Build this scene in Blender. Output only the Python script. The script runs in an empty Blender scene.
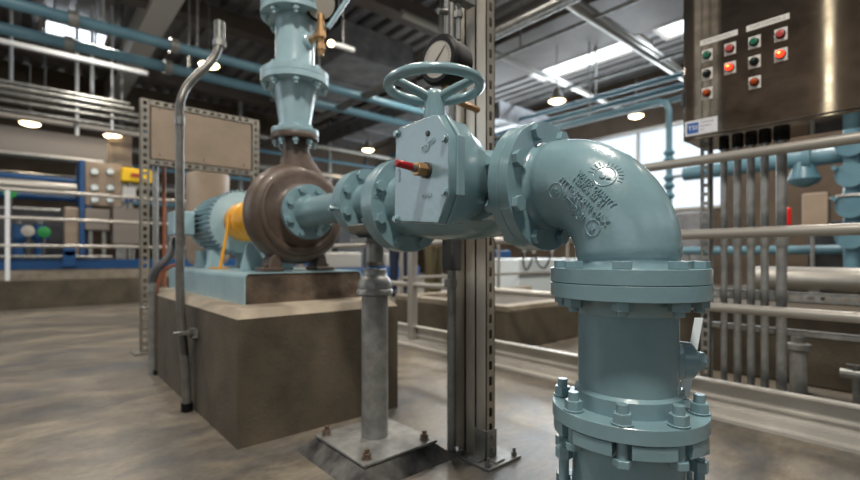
import bpy, bmesh, math, random
from mathutils import Vector, Matrix
from mathutils.bvhtree import BVHTree
random.seed(7)
S = bpy.context.scene
C = S.collection
PI = math.pi
rad = math.radians
CZ = 0.655                      # camera height
F, HX, HY = 460.0, 430.0, 256.0 # focal length (px), principal column, horizon row
YAW = rad(41.0)
FW = Vector((math.sin(YAW), math.cos(YAW), 0)); RT = Vector((math.cos(YAW), -math.sin(YAW), 0)); UP = Vector((0, 0, 1))
CAM = Vector((0, 0, CZ))

def ray(px, py): return FW + RT*((px-HX)/F) + UP*((HY-py)/F)
def on_x(px, py, x): r = ray(px, py); return CAM + r*(x/r.x)
def on_y(px, py, y): r = ray(px, py); return CAM + r*(y/r.y)
def on_z(px, py, z): r = ray(px, py); return CAM + r*((z-CZ)/r.z)
def at(px, py, d): return CAM + ray(px, py)*d

# ------------------------------------------------------------------ materials
def lin(c):
    c = c/255.0
    return c/12.92 if c <= 0.04045 else ((c+0.055)/1.055)**2.4
def rgb(r, g, b): return (lin(r), lin(g), lin(b), 1)
MATS = {}
def mat(name, col, rough=0.5, metal=0.0, col2=None, scale=6.0, bump=0.0, bscale=60.0, emit=None, estr=0, coat=0.0,
        stretch=None, mix=(0.35, 0.65), rough2=None, spec=None):
    m = bpy.data.materials.new(name); m.use_nodes = True
    nt = m.node_tree; b = nt.nodes['Principled BSDF']
    b.inputs['Base Color'].default_value = col
    b.inputs['Roughness'].default_value = rough
    b.inputs['Metallic'].default_value = metal
    if spec is not None: b.inputs['Specular IOR Level'].default_value = spec
    if coat: b.inputs['Coat Weight'].default_value = coat; b.inputs['Coat Roughness'].default_value = 0.12
    tc = nt.nodes.new('ShaderNodeTexCoord'); mp = nt.nodes.new('ShaderNodeMapping')
    nt.links.new(tc.outputs['Object'], mp.inputs['Vector'])
    if stretch: mp.inputs['Scale'].default_value = stretch
    if col2 is not None:
        n = nt.nodes.new('ShaderNodeTexNoise'); n.inputs['Scale'].default_value = scale; n.inputs['Detail'].default_value = 7
        n.inputs['Roughness'].default_value = 0.6
        nt.links.new(mp.outputs[0], n.inputs['Vector'])
        r = nt.nodes.new('ShaderNodeValToRGB')
        r.color_ramp.elements[0].position = mix[0]; r.color_ramp.elements[0].color = col
        r.color_ramp.elements[1].position = mix[1]; r.color_ramp.elements[1].color = col2
        nt.links.new(n.outputs['Fac'], r.inputs['Fac']); nt.links.new(r.outputs['Color'], b.inputs['Base Color'])
        if rough2 is not None:
            mr = nt.nodes.new('ShaderNodeMapRange'); mr.inputs['From Min'].default_value = mix[0]; mr.inputs['From Max'].default_value = mix[1]
            mr.inputs['To Min'].default_value = rough; mr.inputs['To Max'].default_value = rough2
            nt.links.new(n.outputs['Fac'], mr.inputs['Value']); nt.links.new(mr.outputs[0], b.inputs['Roughness'])
    if bump:
        n2 = nt.nodes.new('ShaderNodeTexNoise'); n2.inputs['Scale'].default_value = bscale; n2.inputs['Detail'].default_value = 4
        nt.links.new(mp.outputs[0], n2.inputs['Vector'])
        bp = nt.nodes.new('ShaderNodeBump'); bp.inputs['Strength'].default_value = bump; bp.inputs['Distance'].default_value = 0.004
        nt.links.new(n2.outputs['Fac'], bp.inputs['Height']); nt.links.new(bp.outputs[0], b.inputs['Normal'])
    if emit is not None:
        b.inputs['Emission Color'].default_value = emit; b.inputs['Emission Strength'].default_value = estr
    MATS[name] = m
    return m

paint = mat('blue_grey_enamel', rgb(120, 148, 155), 0.27, 0, rgb(111, 139, 146), 9, 0.14, 90, coat=0.35)
paint_b = mat('light_blue_enamel', rgb(156, 183, 190), 0.3, 0, rgb(142, 170, 178), 7, 0.1, 60, coat=0.3)
pipe_blue = mat('overhead_pipe_blue', rgb(84, 122, 138), 0.35, 0, rgb(98, 136, 150), 3)
skid_blue = mat('machine_blue', rgb(16, 72, 122), 0.45)
rust = mat('bare_cast_iron', rgb(98, 83, 72), 0.5, 0.15, rgb(66, 55, 47), 6, 0.5, 45, coat=0.1, mix=(.3,.7))
galv = mat('galvanised_steel', rgb(150, 150, 146), 0.38, 0.75, rgb(112, 112, 108), 14, 0.1, 60)
galv_d = mat('weathered_galvanised_steel', rgb(150, 150, 146), 0.45, 0.45, rgb(118, 118, 114), 18, 0.15, 60)
galv_o = mat('warm_galvanised_strut', rgb(176, 168, 154), 0.35, 0.6, rgb(140, 134, 124), 10, 0.1, 60, stretch=(1, 1, .25))
black = mat('black_plastic', rgb(12, 12, 13), 0.5, spec=.2)
dial = mat('dial_face', rgb(165, 160, 150), 0.5)
brass = mat('brass', rgb(176, 142, 100), 0.38, 0.6, rgb(136, 100, 62), 20)
redp = mat('red_cap', rgb(150, 18, 22), 0.35)
redl = mat('red_sleeve', rgb(235, 30, 20), 0.4)
yellow = mat('safety_yellow', rgb(232, 165, 14), 0.4, 0, rgb(205, 140, 10), 8)
yellow_b = mat('yellow_cabinet_paint', rgb(235, 190, 10), 0.45)
steel = mat('brushed_stainless_steel', rgb(176, 168, 160), 0.035, 0.95, rgb(112, 107, 100), 6, 0.0, 30, stretch=(1, 1, 1.6), rough2=0.07, mix=(.36, .72))
conduit_m = mat('dull_grey_conduit', rgb(122, 120, 114), 0.42, 0.55, rgb(98, 96, 92), 18, 0.1, 60)
steel_d = mat('stainless_underside', rgb(105, 105, 108), 0.3, 0.9)
alu = mat('aluminium_rail', rgb(172, 168, 160), 0.36, 0.55)
alu_p = mat('toe_board_aluminium', rgb(196, 192, 184), 0.45, 0.25, rgb(176, 172, 164), 5)
white_m = mat('white_enamel', rgb(220, 222, 222), 0.4)
offw = mat('white_plastic', rgb(212, 222, 224), 0.4)
beige = mat('beige_cabinet_paint', rgb(160, 142, 122), 0.5, 0, rgb(140, 124, 106), 4)
greyp = mat('grey_cabinet_paint', rgb(120, 112, 104), 0.5)
dgrey = mat('dark_grey_paint', rgb(62, 62, 64), 0.5)
brownduct = mat('dark_primer_steel', rgb(98, 87, 79), 0.6, 0.0, rgb(84, 75, 68), 3)
beam_m = mat('pale_primed_beam', rgb(190, 182, 172), 0.55)
duct_m = mat('galvanised_duct', rgb(160, 160, 162), 0.42, 0.4, rgb(120, 120, 122), 3)
deck = mat('roof_deck_steel', rgb(142, 138, 136), 0.5, 0.1, rgb(118, 114, 112), 1.5)
wallm = mat('tan_block_wall', rgb(98, 83, 68), 0.8, 0, rgb(80, 67, 54), 2)
concrete = mat('plinth_concrete', rgb(90, 80, 64), 0.8, 0, rgb(58, 51, 40), 4.5, 0.5, 70, mix=(.3, .7))
conc_top = mat('plinth_edge_concrete', rgb(158, 146, 128), 0.75, 0, rgb(130, 119, 102), 6, 0.4, 70)
grout = mat('rough_grout', rgb(96, 82, 68), 0.85, 0, rgb(60, 50, 41), 16, 1.0, 45)
grout_g = mat('grey_grout', rgb(96, 94, 90), 0.7, 0, rgb(40, 38, 36), 16, 0.6, 50, stretch=(1, 1, .4))
copper = mat('copper_coloured_cable', rgb(140, 80, 55), 0.5)
rubber = mat('grey_flexible_conduit', rgb(70, 70, 72), 0.5)
lampglow = mat('lamp_lens', rgb(255, 240, 200), 0.4, emit=(1, .78, .42, 1), estr=14)
tubeglow = mat('tube_lamp_glow', rgb(255, 245, 215), 0.4, emit=(1, .90, .66, 1), estr=4)
skyglow = mat('skylight_pane', rgb(240, 245, 255), 0.4, emit=(.8, .9, 1, 1), estr=3.2)
btn_g = mat('green_button', rgb(10, 92, 66), 0.3)
btn_dg = mat('dark_green_lens', rgb(6, 34, 24), 0.15)
btn_r = mat('red_button', rgb(165, 62, 55), 0.35)
btn_o = mat('amber_lens', rgb(165, 66, 10), 0.2)
btn_l = mat('lit_red_lens', rgb(255, 40, 20), 0.3, emit=(1, .03, .01, 1), estr=3.5)
btn_h = mat('lit_lamp_core', rgb(255, 120, 40), 0.3, emit=(1, .35, .05, 1), estr=7)
plate_m = mat('legend_plate', rgb(205, 202, 196), 0.45)
labelblue = mat('label_blue', rgb(28, 82, 150), 0.5)
labelwhite = mat('label_white', rgb(205, 206, 210), 0.5)
labelink = mat('label_ink', rgb(90, 90, 95), 0.5)
sticker_r = mat('sticker_red', rgb(200, 70, 50), 0.5)
denim = mat('dark_blue_denim', rgb(26, 34, 58), 0.8)
khaki = mat('olive_cloth', rgb(78, 70, 44), 0.8)
skin = mat('skin', rgb(180, 130, 105), 0.5)
hairm = mat('brown_hair', rgb(45, 32, 24), 0.7)
shirt_a = mat('grey_shirt', rgb(90, 95, 105), 0.8)
green = mat('green_valve_paint', rgb(30, 130, 60), 0.4)
bolt_m = mat('rusty_anchor_bolt', rgb(98, 78, 64), 0.45, 0.6, rgb(140, 130, 120), 60)
glassm = mat('clear_glass', (1, 1, 1, 1), 0.0)
glassm.node_tree.nodes['Principled BSDF'].inputs['Transmission Weight'].default_value = 1.0
glassm.node_tree.nodes['Principled BSDF'].inputs['IOR'].default_value = 1.02

# floor: mottled trowelled concrete
def floor_material():
    m = bpy.data.materials.new('trowelled_concrete_floor'); m.use_nodes = True
    nt = m.node_tree; b = nt.nodes['Principled BSDF']
    tc = nt.nodes.new('ShaderNodeTexCoord')
    mp = nt.nodes.new('ShaderNodeMapping'); mp.inputs['Rotation'].default_value = (0, 0, rad(25)); mp.inputs['Scale'].default_value = (1.2, 2.0, 1)
    nt.links.new(tc.outputs['Object'], mp.inputs['Vector'])
    def noise(s, d=8, r=.62):
        n = nt.nodes.new('ShaderNodeTexNoise'); n.inputs['Scale'].default_value = s; n.inputs['Detail'].default_value = d
        n.inputs['Roughness'].default_value = r; n.inputs['Distortion'].default_value = .6
        nt.links.new(mp.outputs[0], n.inputs['Vector']); return n
    n1 = noise(1.5); n2 = noise(4.5); n3 = noise(26)
    r1 = nt.nodes.new('ShaderNodeValToRGB'); e = r1.color_ramp.elements
    e[0].position = .32; e[0].color = rgb(84, 86, 89); e[1].position = .70; e[1].color = rgb(146, 138, 124)
    x = e.new(.5); x.color = rgb(116, 110, 100)
    nt.links.new(n1.outputs['Fac'], r1.inputs['Fac'])
    r2 = nt.nodes.new('ShaderNodeValToRGB'); e = r2.color_ramp.elements
    e[0].position = .36; e[0].color = rgb(142, 142, 144); e[1].position = .68; e[1].color = rgb(206, 199, 188)
    nt.links.new(n2.outputs['Fac'], r2.inputs['Fac'])
    mx = nt.nodes.new('ShaderNodeMixRGB'); mx.blend_type = 'OVERLAY'; mx.inputs['Fac'].default_value = .75
    nt.links.new(r1.outputs[0], mx.inputs[1]); nt.links.new(r2.outputs[0], mx.inputs[2])
    r3 = nt.nodes.new('ShaderNodeValToRGB'); e = r3.color_ramp.elements
    e[0].position = .35; e[0].color = (.66, .66, .66, 1); e[1].position = .6; e[1].color = (1, 1, 1, 1)
    nt.links.new(n3.outputs['Fac'], r3.inputs['Fac'])
    m2 = nt.nodes.new('ShaderNodeMixRGB'); m2.blend_type = 'MULTIPLY'; m2.inputs['Fac'].default_value = .8
    nt.links.new(mx.outputs[0], m2.inputs[1]); nt.links.new(r3.outputs[0], m2.inputs[2])
    nt.links.new(m2.outputs[0], b.inputs['Base Color'])
    mr = nt.nodes.new('ShaderNodeMapRange'); mr.inputs['To Min'].default_value = .24; mr.inputs['To Max'].default_value = .5
    nt.links.new(n2.outputs['Fac'], mr.inputs['Value']); nt.links.new(mr.outputs[0], b.inputs['Roughness'])
    bp = nt.nodes.new('ShaderNodeBump'); bp.inputs['Strength'].default_value = .15; bp.inputs['Distance'].default_value = .01
    nt.links.new(n2.outputs['Fac'], bp.inputs['Height']); nt.links.new(bp.outputs[0], b.inputs['Normal'])
    return m
floor_m = floor_material()

# ------------------------------------------------------------------ mesh builder
def frame_of(axis):
    a = Vector(axis).normalized()
    t = Vector((0, 0, 1)) if abs(a.z) < .9 else Vector((1, 0, 0))
    u = t.cross(a).normalized(); v = a.cross(u)
    return a, u, v
class MB:
    def __init__(s): s.v = []; s.f = []
    def add(s, vs, fs):
        o = len(s.v); s.v += [Vector(p) for p in vs]; s.f += [tuple(i+o for i in f) for f in fs]; return s
    def box(s, x0, x1, y0, y1, z0, z1):
        vs = [(x, y, z) for x in (x0, x1) for y in (y0, y1) for z in (z0, z1)]
        return s.add(vs, [(0, 1, 3, 2), (4, 6, 7, 5), (0, 4, 5, 1), (2, 3, 7, 6), (0, 2, 6, 4), (1, 5, 7, 3)])
    def obox(s, c, size, rz=0, rx=0, ry=0):
        M = Matrix.Rotation(rz, 3, 'Z') @ Matrix.Rotation(ry, 3, 'Y') @ Matrix.Rotation(rx, 3, 'X')
        h = [k/2 for k in size]; c = Vector(c)
        vs = [c + M @ Vector((x*h[0], y*h[1], z*h[2])) for x in (-1, 1) for y in (-1, 1) for z in (-1, 1)]
        return s.add(vs, [(0, 1, 3, 2), (4, 6, 7, 5), (0, 4, 5, 1), (2, 3, 7, 6), (0, 2, 6, 4), (1, 5, 7, 3)])
    def lathe(s, prof, o, axis, n=32, cap=True, ph=0):       # prof: (distance along axis, radius)
        a, u, v = frame_of(axis); o = Vector(o); vs = []; fs = []
        for (t, r) in prof:
            for k in range(n):
                w = 2*PI*k/n+ph
                vs.append(o + a*t + (u*math.cos(w)+v*math.sin(w))*r)
        m = len(prof)
        for i in range(m-1):
            for k in range(n):
                k2 = (k+1) % n
                fs.append((i*n+k, i*n+k2, (i+1)*n+k2, (i+1)*n+k))
        if cap:
            fs.append(tuple(reversed(range(n)))); fs.append(tuple(range((m-1)*n, m*n)))
        return s.add(vs, fs)
    def cyl(s, p0, p1, r, n=20, r1=None, ph=0):
        p0 = Vector(p0); p1 = Vector(p1); d = p1-p0
        return s.lathe([(0, r), (d.length, r if r1 is None else r1)], p0, d, n, True, ph)
    def tube(s, pts, r, n=14, closed=False, radii=None):
        pts = [Vector(p) for p in pts]; m = len(pts); vs = []; fs = []
        def tang(i):
            if closed: return (pts[(i+1) % m]-pts[i-1]).normalized()
            return (pts[min(i+1, m-1)]-pts[max(i-1, 0)]).normalized()
        a, u, v = frame_of(tang(0))
        for i in range(m):
            t = tang(i)
            u = (u - t*u.dot(t)).normalized(); v = t.cross(u)
            rr = radii[i] if radii else r
            for k in range(n):
                w = 2*PI*k/n; vs.append(pts[i]+(u*math.cos(w)+v*math.sin(w))*rr)
        for i in range(m if closed else m-1):
            j = (i+1) % m
            for k in range(n):
                k2 = (k+1) % n; fs.append((i*n+k, i*n+k2, j*n+k2, j*n+k))
        if not closed: fs.append(tuple(reversed(range(n)))); fs.append(tuple(range((m-1)*n, m*n)))
        return s.add(vs, fs)
    def prism(s, poly, o, u, v, w):                    # poly (a,b) in o+a*u+b*v, extruded by vector w
        o = Vector(o); u = Vector(u); v = Vector(v); w = Vector(w); n = len(poly)
        vs = [o+u*a+v*b for a, b in poly] + [o+u*a+v*b+w for a, b in poly]
        fs = [tuple(range(n))[::-1], tuple(range(n, 2*n))] + [(i, (i+1) % n, n+(i+1) % n, n+i) for i in range(n)]
        return s.add(vs, fs)
    def sphere(s, c, r, n=16, sz=1.0):
        prof = [(-r*sz*math.cos(PI*i/n), max(r*math.sin(PI*i/n), 1e-4)) for i in range(n+1)]
        return s.lathe(prof, c, (0, 0, 1), n*2)
    def build(s, name, material, parent=None, bevel=0, smooth=35, mats=None):
        off = Vector((0, 0, 0))
        p = parent
        while p is not None and p.parent is not None: p = p.parent
        if p is not None: off = p.location.copy()
        me = bpy.data.meshes.new(name)
        me.from_pydata([tuple(q-off) for q in s.v], [], s.f)
        bm = bmesh.new(); bm.from_mesh(me)
        bmesh.ops.recalc_face_normals(bm, faces=bm.faces); bm.to_mesh(me); bm.free()
        if smooth:
            me.polygons.foreach_set('use_smooth', [True]*len(me.polygons))
            me.set_sharp_from_angle(angle=rad(smooth))
        me.materials.append(material)
        o = bpy.data.objects.new(name, me); C.objects.link(o)
        if parent is not None: o.parent = parent
        if bevel:
            b = o.modifiers.new('bevel', 'BEVEL'); b.width = bevel; b.segments = 2; b.limit_method = 'ANGLE'; b.angle_limit = rad(40)
            b.harden_normals = True
        return o

def thing(name, loc, label, cat, group=None):
    o = bpy.data.objects.new(name, None); C.objects.link(o); o.location = loc; o.empty_display_size = .05
    o['label'] = label; o['category'] = cat
    if group: o['group'] = group
    return o
def tag(o, label, cat, group=None):
    o['label'] = label; o['category'] = cat
    if group: o['group'] = group
    return o
def struct(o): o['kind'] = 'structure'; return o
def copy_tree(o, parent=None):
    c = o.copy(); C.objects.link(c)
    if parent is not None: c.parent = parent
    for ch in list(o.children): copy_tree(ch, c)
    return c

def text_mb(txt, size, o, u, v, depth=.002, align='CENTER', project=None, fit=None, bold=0):
    """mesh of lettering: u reading direction, v up, raised along u x v"""
    cu = bpy.data.curves.new('t', 'FONT'); cu.body = txt; cu.size = size; cu.align_x = align; cu.align_y = 'CENTER'
    cu.extrude = depth/2; cu.resolution_u = 2; cu.offset = bold
    ob = bpy.data.objects.new('t', cu); C.objects.link(ob)
    me = ob.to_mesh()
    o = Vector(o); u = Vector(u).normalized(); v = Vector(v).normalized(); w = u.cross(v)
    sx = 1.0
    if fit:
        xs = [p.co.x for p in me.vertices]; sx = fit/(max(xs)-min(xs))
    vs = []
    for p in me.vertices:
        q = o + u*p.co.x*sx + v*p.co.y; h = p.co.z+depth/2
        if project:
            hit, nor, idx, dist = project.ray_cast(q + w*.08, -w)
            if hit is None: hit = q
            vs.append(hit + w*(h-.0004))
        else: vs.append(q + w*h)
    fs = [tuple(f.vertices) for f in me.polygons]
    ob.to_mesh_clear(); bpy.data.objects.remove(ob); bpy.data.curves.remove(cu)
    m = MB(); m.add(vs, fs); return m

# hexagon-headed bolt clamping two flanges: from p along unit axis a (head at p, nut past length L)
def bolt_mb(p, a, L, r=.0178, head=.0135, nut=.0165, shank=.0095, stub=.012, ph=0, washer=False):
    p = Vector(p); a = Vector(a).normalized(); m = MB()
    m.cyl(p - a*head, p, r, 6, ph=ph)
    m.cyl(p - a*.001, p + a*(L+nut+stub), shank, 14)
    if nut:
        q = p + a*L
        m.cyl(q, q + a*nut, r, 6, ph=ph+.4)
        if washer: m.cyl(q, q+a*.003, r*1.12, 18)
    return m
def bolts(parent, c, a, rc, L, n=8, start=22.5, mtl=None, **kw):
    c = Vector(c); ax, u, v = frame_of(a); first = None
    for k in range(n):
        w = rad(start + 360*k/n)
        d = (u*math.cos(w)+v*math.sin(w))*rc
        b = bolt_mb(c+d, ax, L, ph=w, **kw).build('bolt', mtl or paint, parent, bevel=.0012)
def flange_mb(c, a, t, r, hub=None):
    e = .0009
    return MB().lathe([(0, r-e), (e, r), (t-e, r), (t, r-e)], c, a, 72)

# ------------------------------------------------------------------ the room
fl = MB().box(-3.7, 13, -6.2, 16, -.2, 0).build('floor', floor_m, smooth=0); struct(fl)
# corrugated roof deck, ridges along Y
ZC = CZ+4.7
m = MB(); x = -3.7; poly = []
while x < 12:
    poly += [(x, 0), (x+.13, 0), (x+.17, .09), (x+.30, .09)]; x += .34
n = len(poly); vs = []; fs = []
for (px_, pz) in poly: vs += [(px_, -6, ZC+pz), (px_, 16, ZC+pz)]
for i in range(n-1): fs.append((2*i, 2*i+1, 2*i+3, 2*i+2))
m.add(vs, fs); ce = m.build('ceiling', deck, smooth=0); struct(ce)
so = ce.modifiers.new('thick', 'SOLIDIFY'); so.thickness = .02
# far wall and window wall
w = MB().box(-9, 13, 15.0, 15.2, 0, ZC).build('wall_back', wallm, smooth=0); struct(w)
WX = 12.0
y_sill = on_x(640, 212, WX).z; y_head = on_x(640, 131, WX).z
wy0 = on_x(722, 200, WX).y; wy1 = 12.5
m = MB(); m.box(WX, WX+.2, -3, wy0, 0, ZC); m.box(WX, WX+.2, wy1, 15, 0, ZC)
m.box(WX, WX+.2, wy0, wy1, 0, y_sill); m.box(WX, WX+.2, wy0, wy1, y_head, ZC)
struct(m.build('wall_right', wallm, smooth=0))
m = MB(); m.box(WX-.02, WX+.1, wy0, wy1, y_sill-.04, y_sill+.03); m.box(WX-.02, WX+.1, wy0, wy1, y_head-.03, y_head+.04)
for yy in (wy0, wy0+1.95, wy0+4.6, wy0+6.9, wy1): m.box(WX, WX+.08, yy-.03, yy+.03, y_sill, y_head)
wf = m.build('window_1', alu, smooth=0); struct(wf)
MB().box(WX+.04, WX+.046, wy0, wy1, y_sill, y_head).build('window_pane', glassm, wf, smooth=0)
# unseen left wall, two wide windows added to let in side light
LX = -3.5
def wall_with_holes(name, fixed, ax, lo, hi, holes, t=.2):
    """wall slab normal to axis 'x' or 'y' at 'fixed', outward thickness t; holes: (a0,a1,z0,z1)"""
    cuts = sorted(set([lo, hi]+[h[0] for h in holes]+[h[1] for h in holes])); m = MB()
    for a0, a1 in zip(cuts[:-1], cuts[1:]):
        hs = sorted([(h[2], h[3]) for h in holes if h[0] <= a0 and h[1] >= a1]); z = 0
        for z0, z1 in hs+[(ZC, ZC)]:
            if z0 > z: m.box(*((fixed, fixed-t, a0, a1) if ax == 'x' else (a0, a1, fixed, fixed-t)), z, z0)
            z = z1
    struct(m.build(name, wallm, smooth=0))
wall_with_holes('wall_left', LX, 'x', -6, 15, [(3.3, 8.0, .9, 3.6), (-4.5, 0.2, 1.2, 3.4)])
wall_with_holes('wall_front', -6, 'y', -3.5, 12, [(-2.5, 1.6, 3.0, 4.8), (2.2, 6.0, 3.0, 4.8), (6.6, 10.5, 3.0, 4.8)])  # unseen wall; its high openings are added to give the elbow highlights

tl_ = thing('tube_lamp', (LX+.06, 1.11, 1.2), 'tall tube lamp on the side wall, reflected as a bright streak in the stainless cabinet', 'lamp')
MB().box(LX, LX+.03, 1.06, 1.16, 1.2, 5.2).build('lamp_housing', white_m, tl_)
MB().cyl((LX+.06, 1.11, 1.25), (LX+.06, 1.11, 5.15), .026, 14).build('tube', tubeglow, tl_)
# ------------------------------------------------------------------ right guard rail with toe board
RX = 2.14
t = thing('guard_rail', (RX, 2.9, 0), 'pale aluminium four-rail guard rail along the kerb on the right, in front of the conduits', 'railing')
for py_, pxx, r in ((166, 660, .02), (234.5, 690, .021), (307, 713, .019)):
    z = on_x(pxx, py_, RX).z
    MB().cyl((RX, -.8, z), (RX, 7.6, z), r, 16).build('rail', alu, t)
for yy in (-.75, 0.98, 2.66, 4.55, 6.2):
    MB().box(RX-.025, RX+.025, yy-.03, yy+.03, .03, 1.04).build('post', alu, t, bevel=.003)
m = MB(); m.box(RX+.022, RX+.03, -.8, 7.6, .036, .136); m.box(RX-.01, RX+.03, -.8, 7.6, .132, .140); m.box(RX+.012, RX+.03, -.8, 7.6, .064, .072)
m.build('toe_board', alu_p, t, smooth=0)
m = MB(); m.box(RX-.075, RX+.06, -.8, 7.6, 0, .012); m.box(RX-.03, RX+.06, -.8, 7.6, .012, .036)
struct(m.build('trim_1', alu_p, smooth=0))

# left concrete kerb wall, with rails
KY = 7.6
m = MB(); m.box(-3.48, RX-.1, KY, KY+.35, 0, .352)
struct(m.build('trim_2', concrete, bevel=.01, smooth=0))
t = thing('guard_rail', (0, KY+.1, .352), 'pale three-rail guard rail standing on the low concrete kerb at far left', 'railing')
for py_, r in ((188.7, .024), (217.3, .022), (245.5, .022)):
    z = on_y(0, py_, KY+.1).z
    MB().cyl((-3.49, KY+.1, z), (2.0, KY+.1, z), r, 12).build('rail', alu, t)
px0 = on_y(7.5, 230, KY+.1).x
for xx in (px0-2.2, px0, 2.0):
    MB().box(xx-.022, xx+.022, KY+.08, KY+.12, .352, 1.49).build('post', white_m if xx == px0 else alu, t)

# ------------------------------------------------------------------ vertical pipe, elbow, valve run
PXX, EY = .872, .422
AZ = CZ+.155; BZ = CZ+.182
ZJ = CZ-.05                      # joint between elbow and riser
YJ = .628
FR = .1430
# --- elbow
elb = thing('pipe_elbow', (PXX, EY, ZJ), 'large blue-grey flanged ninety degree pipe elbow with raised lettering, in the foreground', 'pipe fitting')
Rb = .153; path = []; radii = []
for i in range(5):
    k = i/5; path.append((PXX, YJ-.02-(YJ-.02-EY-Rb)*k, AZ)); radii.append(.094 - .003*min(1, k*1.6)+.014*max(0, 1-k*2.5)**2)
for i in range(25):
    a = PI/2*i/24; path.append((PXX, EY+Rb-Rb*math.sin(a), AZ-Rb+Rb*math.cos(a))); radii.append(.0955)
for i in range(1, 6):
    k = i/5; path.append((PXX, EY, AZ-Rb-(AZ-Rb-ZJ-.02)*k)); radii.append(.092+.010*max(0, (k-.4)/.6)**2)
eb = MB().tube(path, .09, 56, radii=radii)
elbow_body = eb.build('elbow_body', paint, elb, smooth=60)
bvh = BVHTree.FromPolygons([tuple(p) for p in eb.v], eb.f)
flange_mb((PXX, YJ-.0265, AZ), (0, 1, 0), .026, FR).build('flange', paint, elb, smooth=30)
flange_mb((PXX, EY, ZJ+.0005), (0, 0, 1), .027, FR).build('flange', paint, elb, smooth=30)
bolts(elb, (PXX, YJ-.0265, AZ), (0, 1, 0), .1215, .055, start=22.5)
bolts(elb, (PXX, EY, ZJ+.0275), (0, 0, -1), .1215, .055, start=22.5, stub=.009)
MB().obox((PXX-.126, YJ-.0135, AZ-.055), (.012, .0262, .006), 0).build('seam_mark', paint, elb)
def surf(px, py):
    r = ray(px, py).normalized(); hit, nor, i, d = bvh.ray_cast(CAM, r); return hit, (nor if nor.dot(r) < 0 else -nor)
def raised(txt, a, b, size, name='raised_lettering', bold=.0003):
    pa, na = surf(*a); pb, nb = surf(*b); pm, nm = surf((a[0]+b[0])/2, (a[1]+b[1])/2)
    u = (pb-pa); L = u.length; u.normalize(); nn = (nm - u*nm.dot(u)).normalized(); v = nn.cross(u)
    mb = text_mb(txt, size, pm, u, v, .0028, project=bvh, fit=L, bold=bold)
    return mb.build(name, paint, elb, smooth=0)
q = lambda x, y: (545+x/5.333, 155+y/5.333)
raised('WATER QUALITY', q(172, 88), q(366, 268), .0145)
raised('NSF/ANSI 61', q(158, 122), q(308, 268), .0135)
raised('FITTING 210 MAX', q(78, 118), q(328, 362), .0145)
raised('24 VL', q(142, 212), q(200, 268), .0130)
raised('LISTED 631', q(102, 222), q(212, 340), .0130)
raised('7 6 7', q(118, 282), q(176, 352), .0100)
def emblem(c, rpx, txt, size, rays=False, slant=45):
    p, nn = surf(*c); d = (p-CAM).dot(FW); r = rpx/F*d
    dirv = RT*math.cos(rad(slant)) - UP*math.sin(rad(slant)); u = (dirv-nn*dirv.dot(nn)).normalized(); v = nn.cross(u)
    pts = []
    for k in range(28):
        w = 2*PI*k/28; qq = p+(u*math.cos(w)+v*math.sin(w))*r
        h, _, _, _ = bvh.ray_cast(qq+nn*.06, -nn); pts.append(h if h else qq)
    m = MB().tube(pts, .0014, 8, closed=True)
    if rays:
        for k in range(13):
            w = rad(-25+k*15); w = w + rad(10)
            e0 = p+(u*math.cos(w)+v*math.sin(w))*r*1.18; e1 = p+(u*math.cos(w)+v*math.sin(w))*r*1.62
            h0, _, _, _ = bvh.ray_cast(e0+nn*.06, -nn); h1, _, _, _ = bvh.ray_cast(e1+nn*.06, -nn)
            if h0 and h1: m.tube([h0, h1], .0015, 6)
    t2 = text_mb(txt, size, p, u, v, .0028, project=bvh, bold=.0006)
    m.add(t2.v, t2.f); m.build('raised_emblem', paint, elb, smooth=40)
emblem(q(320, 112), 11.0, 'UL', .0175, True, 20)
emblem(q(57, 193), 8.2, 'FM', .0100, False, 45)
emblem(q(254, 390), 8.2, 'SB', .0100, False, 45)

# --- riser spool
zL = .369                       # top of the lower flange
rs = thing('pipe_spool', (PXX, EY, .30), 'short blue-grey riser pipe with a plugged side outlet, bolted below the lettered elbow', 'pipe')
MB().lathe([(0, .097), (.03, .097), (.036, .0905), (.178, .0905), (.186, .098), (.209, .100)], (PXX, EY, zL-.001), (0, 0, 1), 64).build('pipe_wall', paint, rs, smooth=40)
flange_mb((PXX, EY, ZJ-.0275), (0, 0, 1), .027, FR).build('flange', paint, rs, smooth=30)
flange_mb((PXX, EY, zL-.027), (0, 0, 1), .027, FR-.0035).build('flange', paint, rs, smooth=30)
bd = Vector((math.cos(rad(-47)), math.sin(rad(-47)), 0)); bc = Vector((PXX, EY, CZ-.199))
MB().lathe([(.07, .048), (.086, .044), (.094, .036), (.116, .034), (.119, .031)], bc, bd, 28).build('outlet_boss', paint, rs, smooth=35)
MB().cyl(bc+bd*.118, bc+bd*.126, .023, 20).cyl(bc+bd*.122, bc+bd*.139, .0185, 6).build('hex_plug', paint, rs, bevel=.001)
ax, u, v = frame_of((0, 0, -1))
for k in range(8):
    w = rad(22.5+45*k); p = Vector((PXX, EY, zL)) + Vector((math.cos(w), math.sin(w), 0))*.1215
    mm = MB(); mm.cyl(p+Vector((0, 0, .001)), p+Vector((0, 0, .0035)), .0185, 20).cyl(p+Vector((0, 0, .003)), p+Vector((0, 0, .020)), .0165, 6, ph=k*.5)
    mm.cyl(p-Vector((0, 0, .066)), p+Vector((0, 0, .035)), .0098, 14).cyl(p-Vector((0, 0, .071)), p-Vector((0, 0, .058)), .0165, 6, ph=k*.4)
    mm.build('bolt', paint, rs, bevel=.001)
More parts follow.
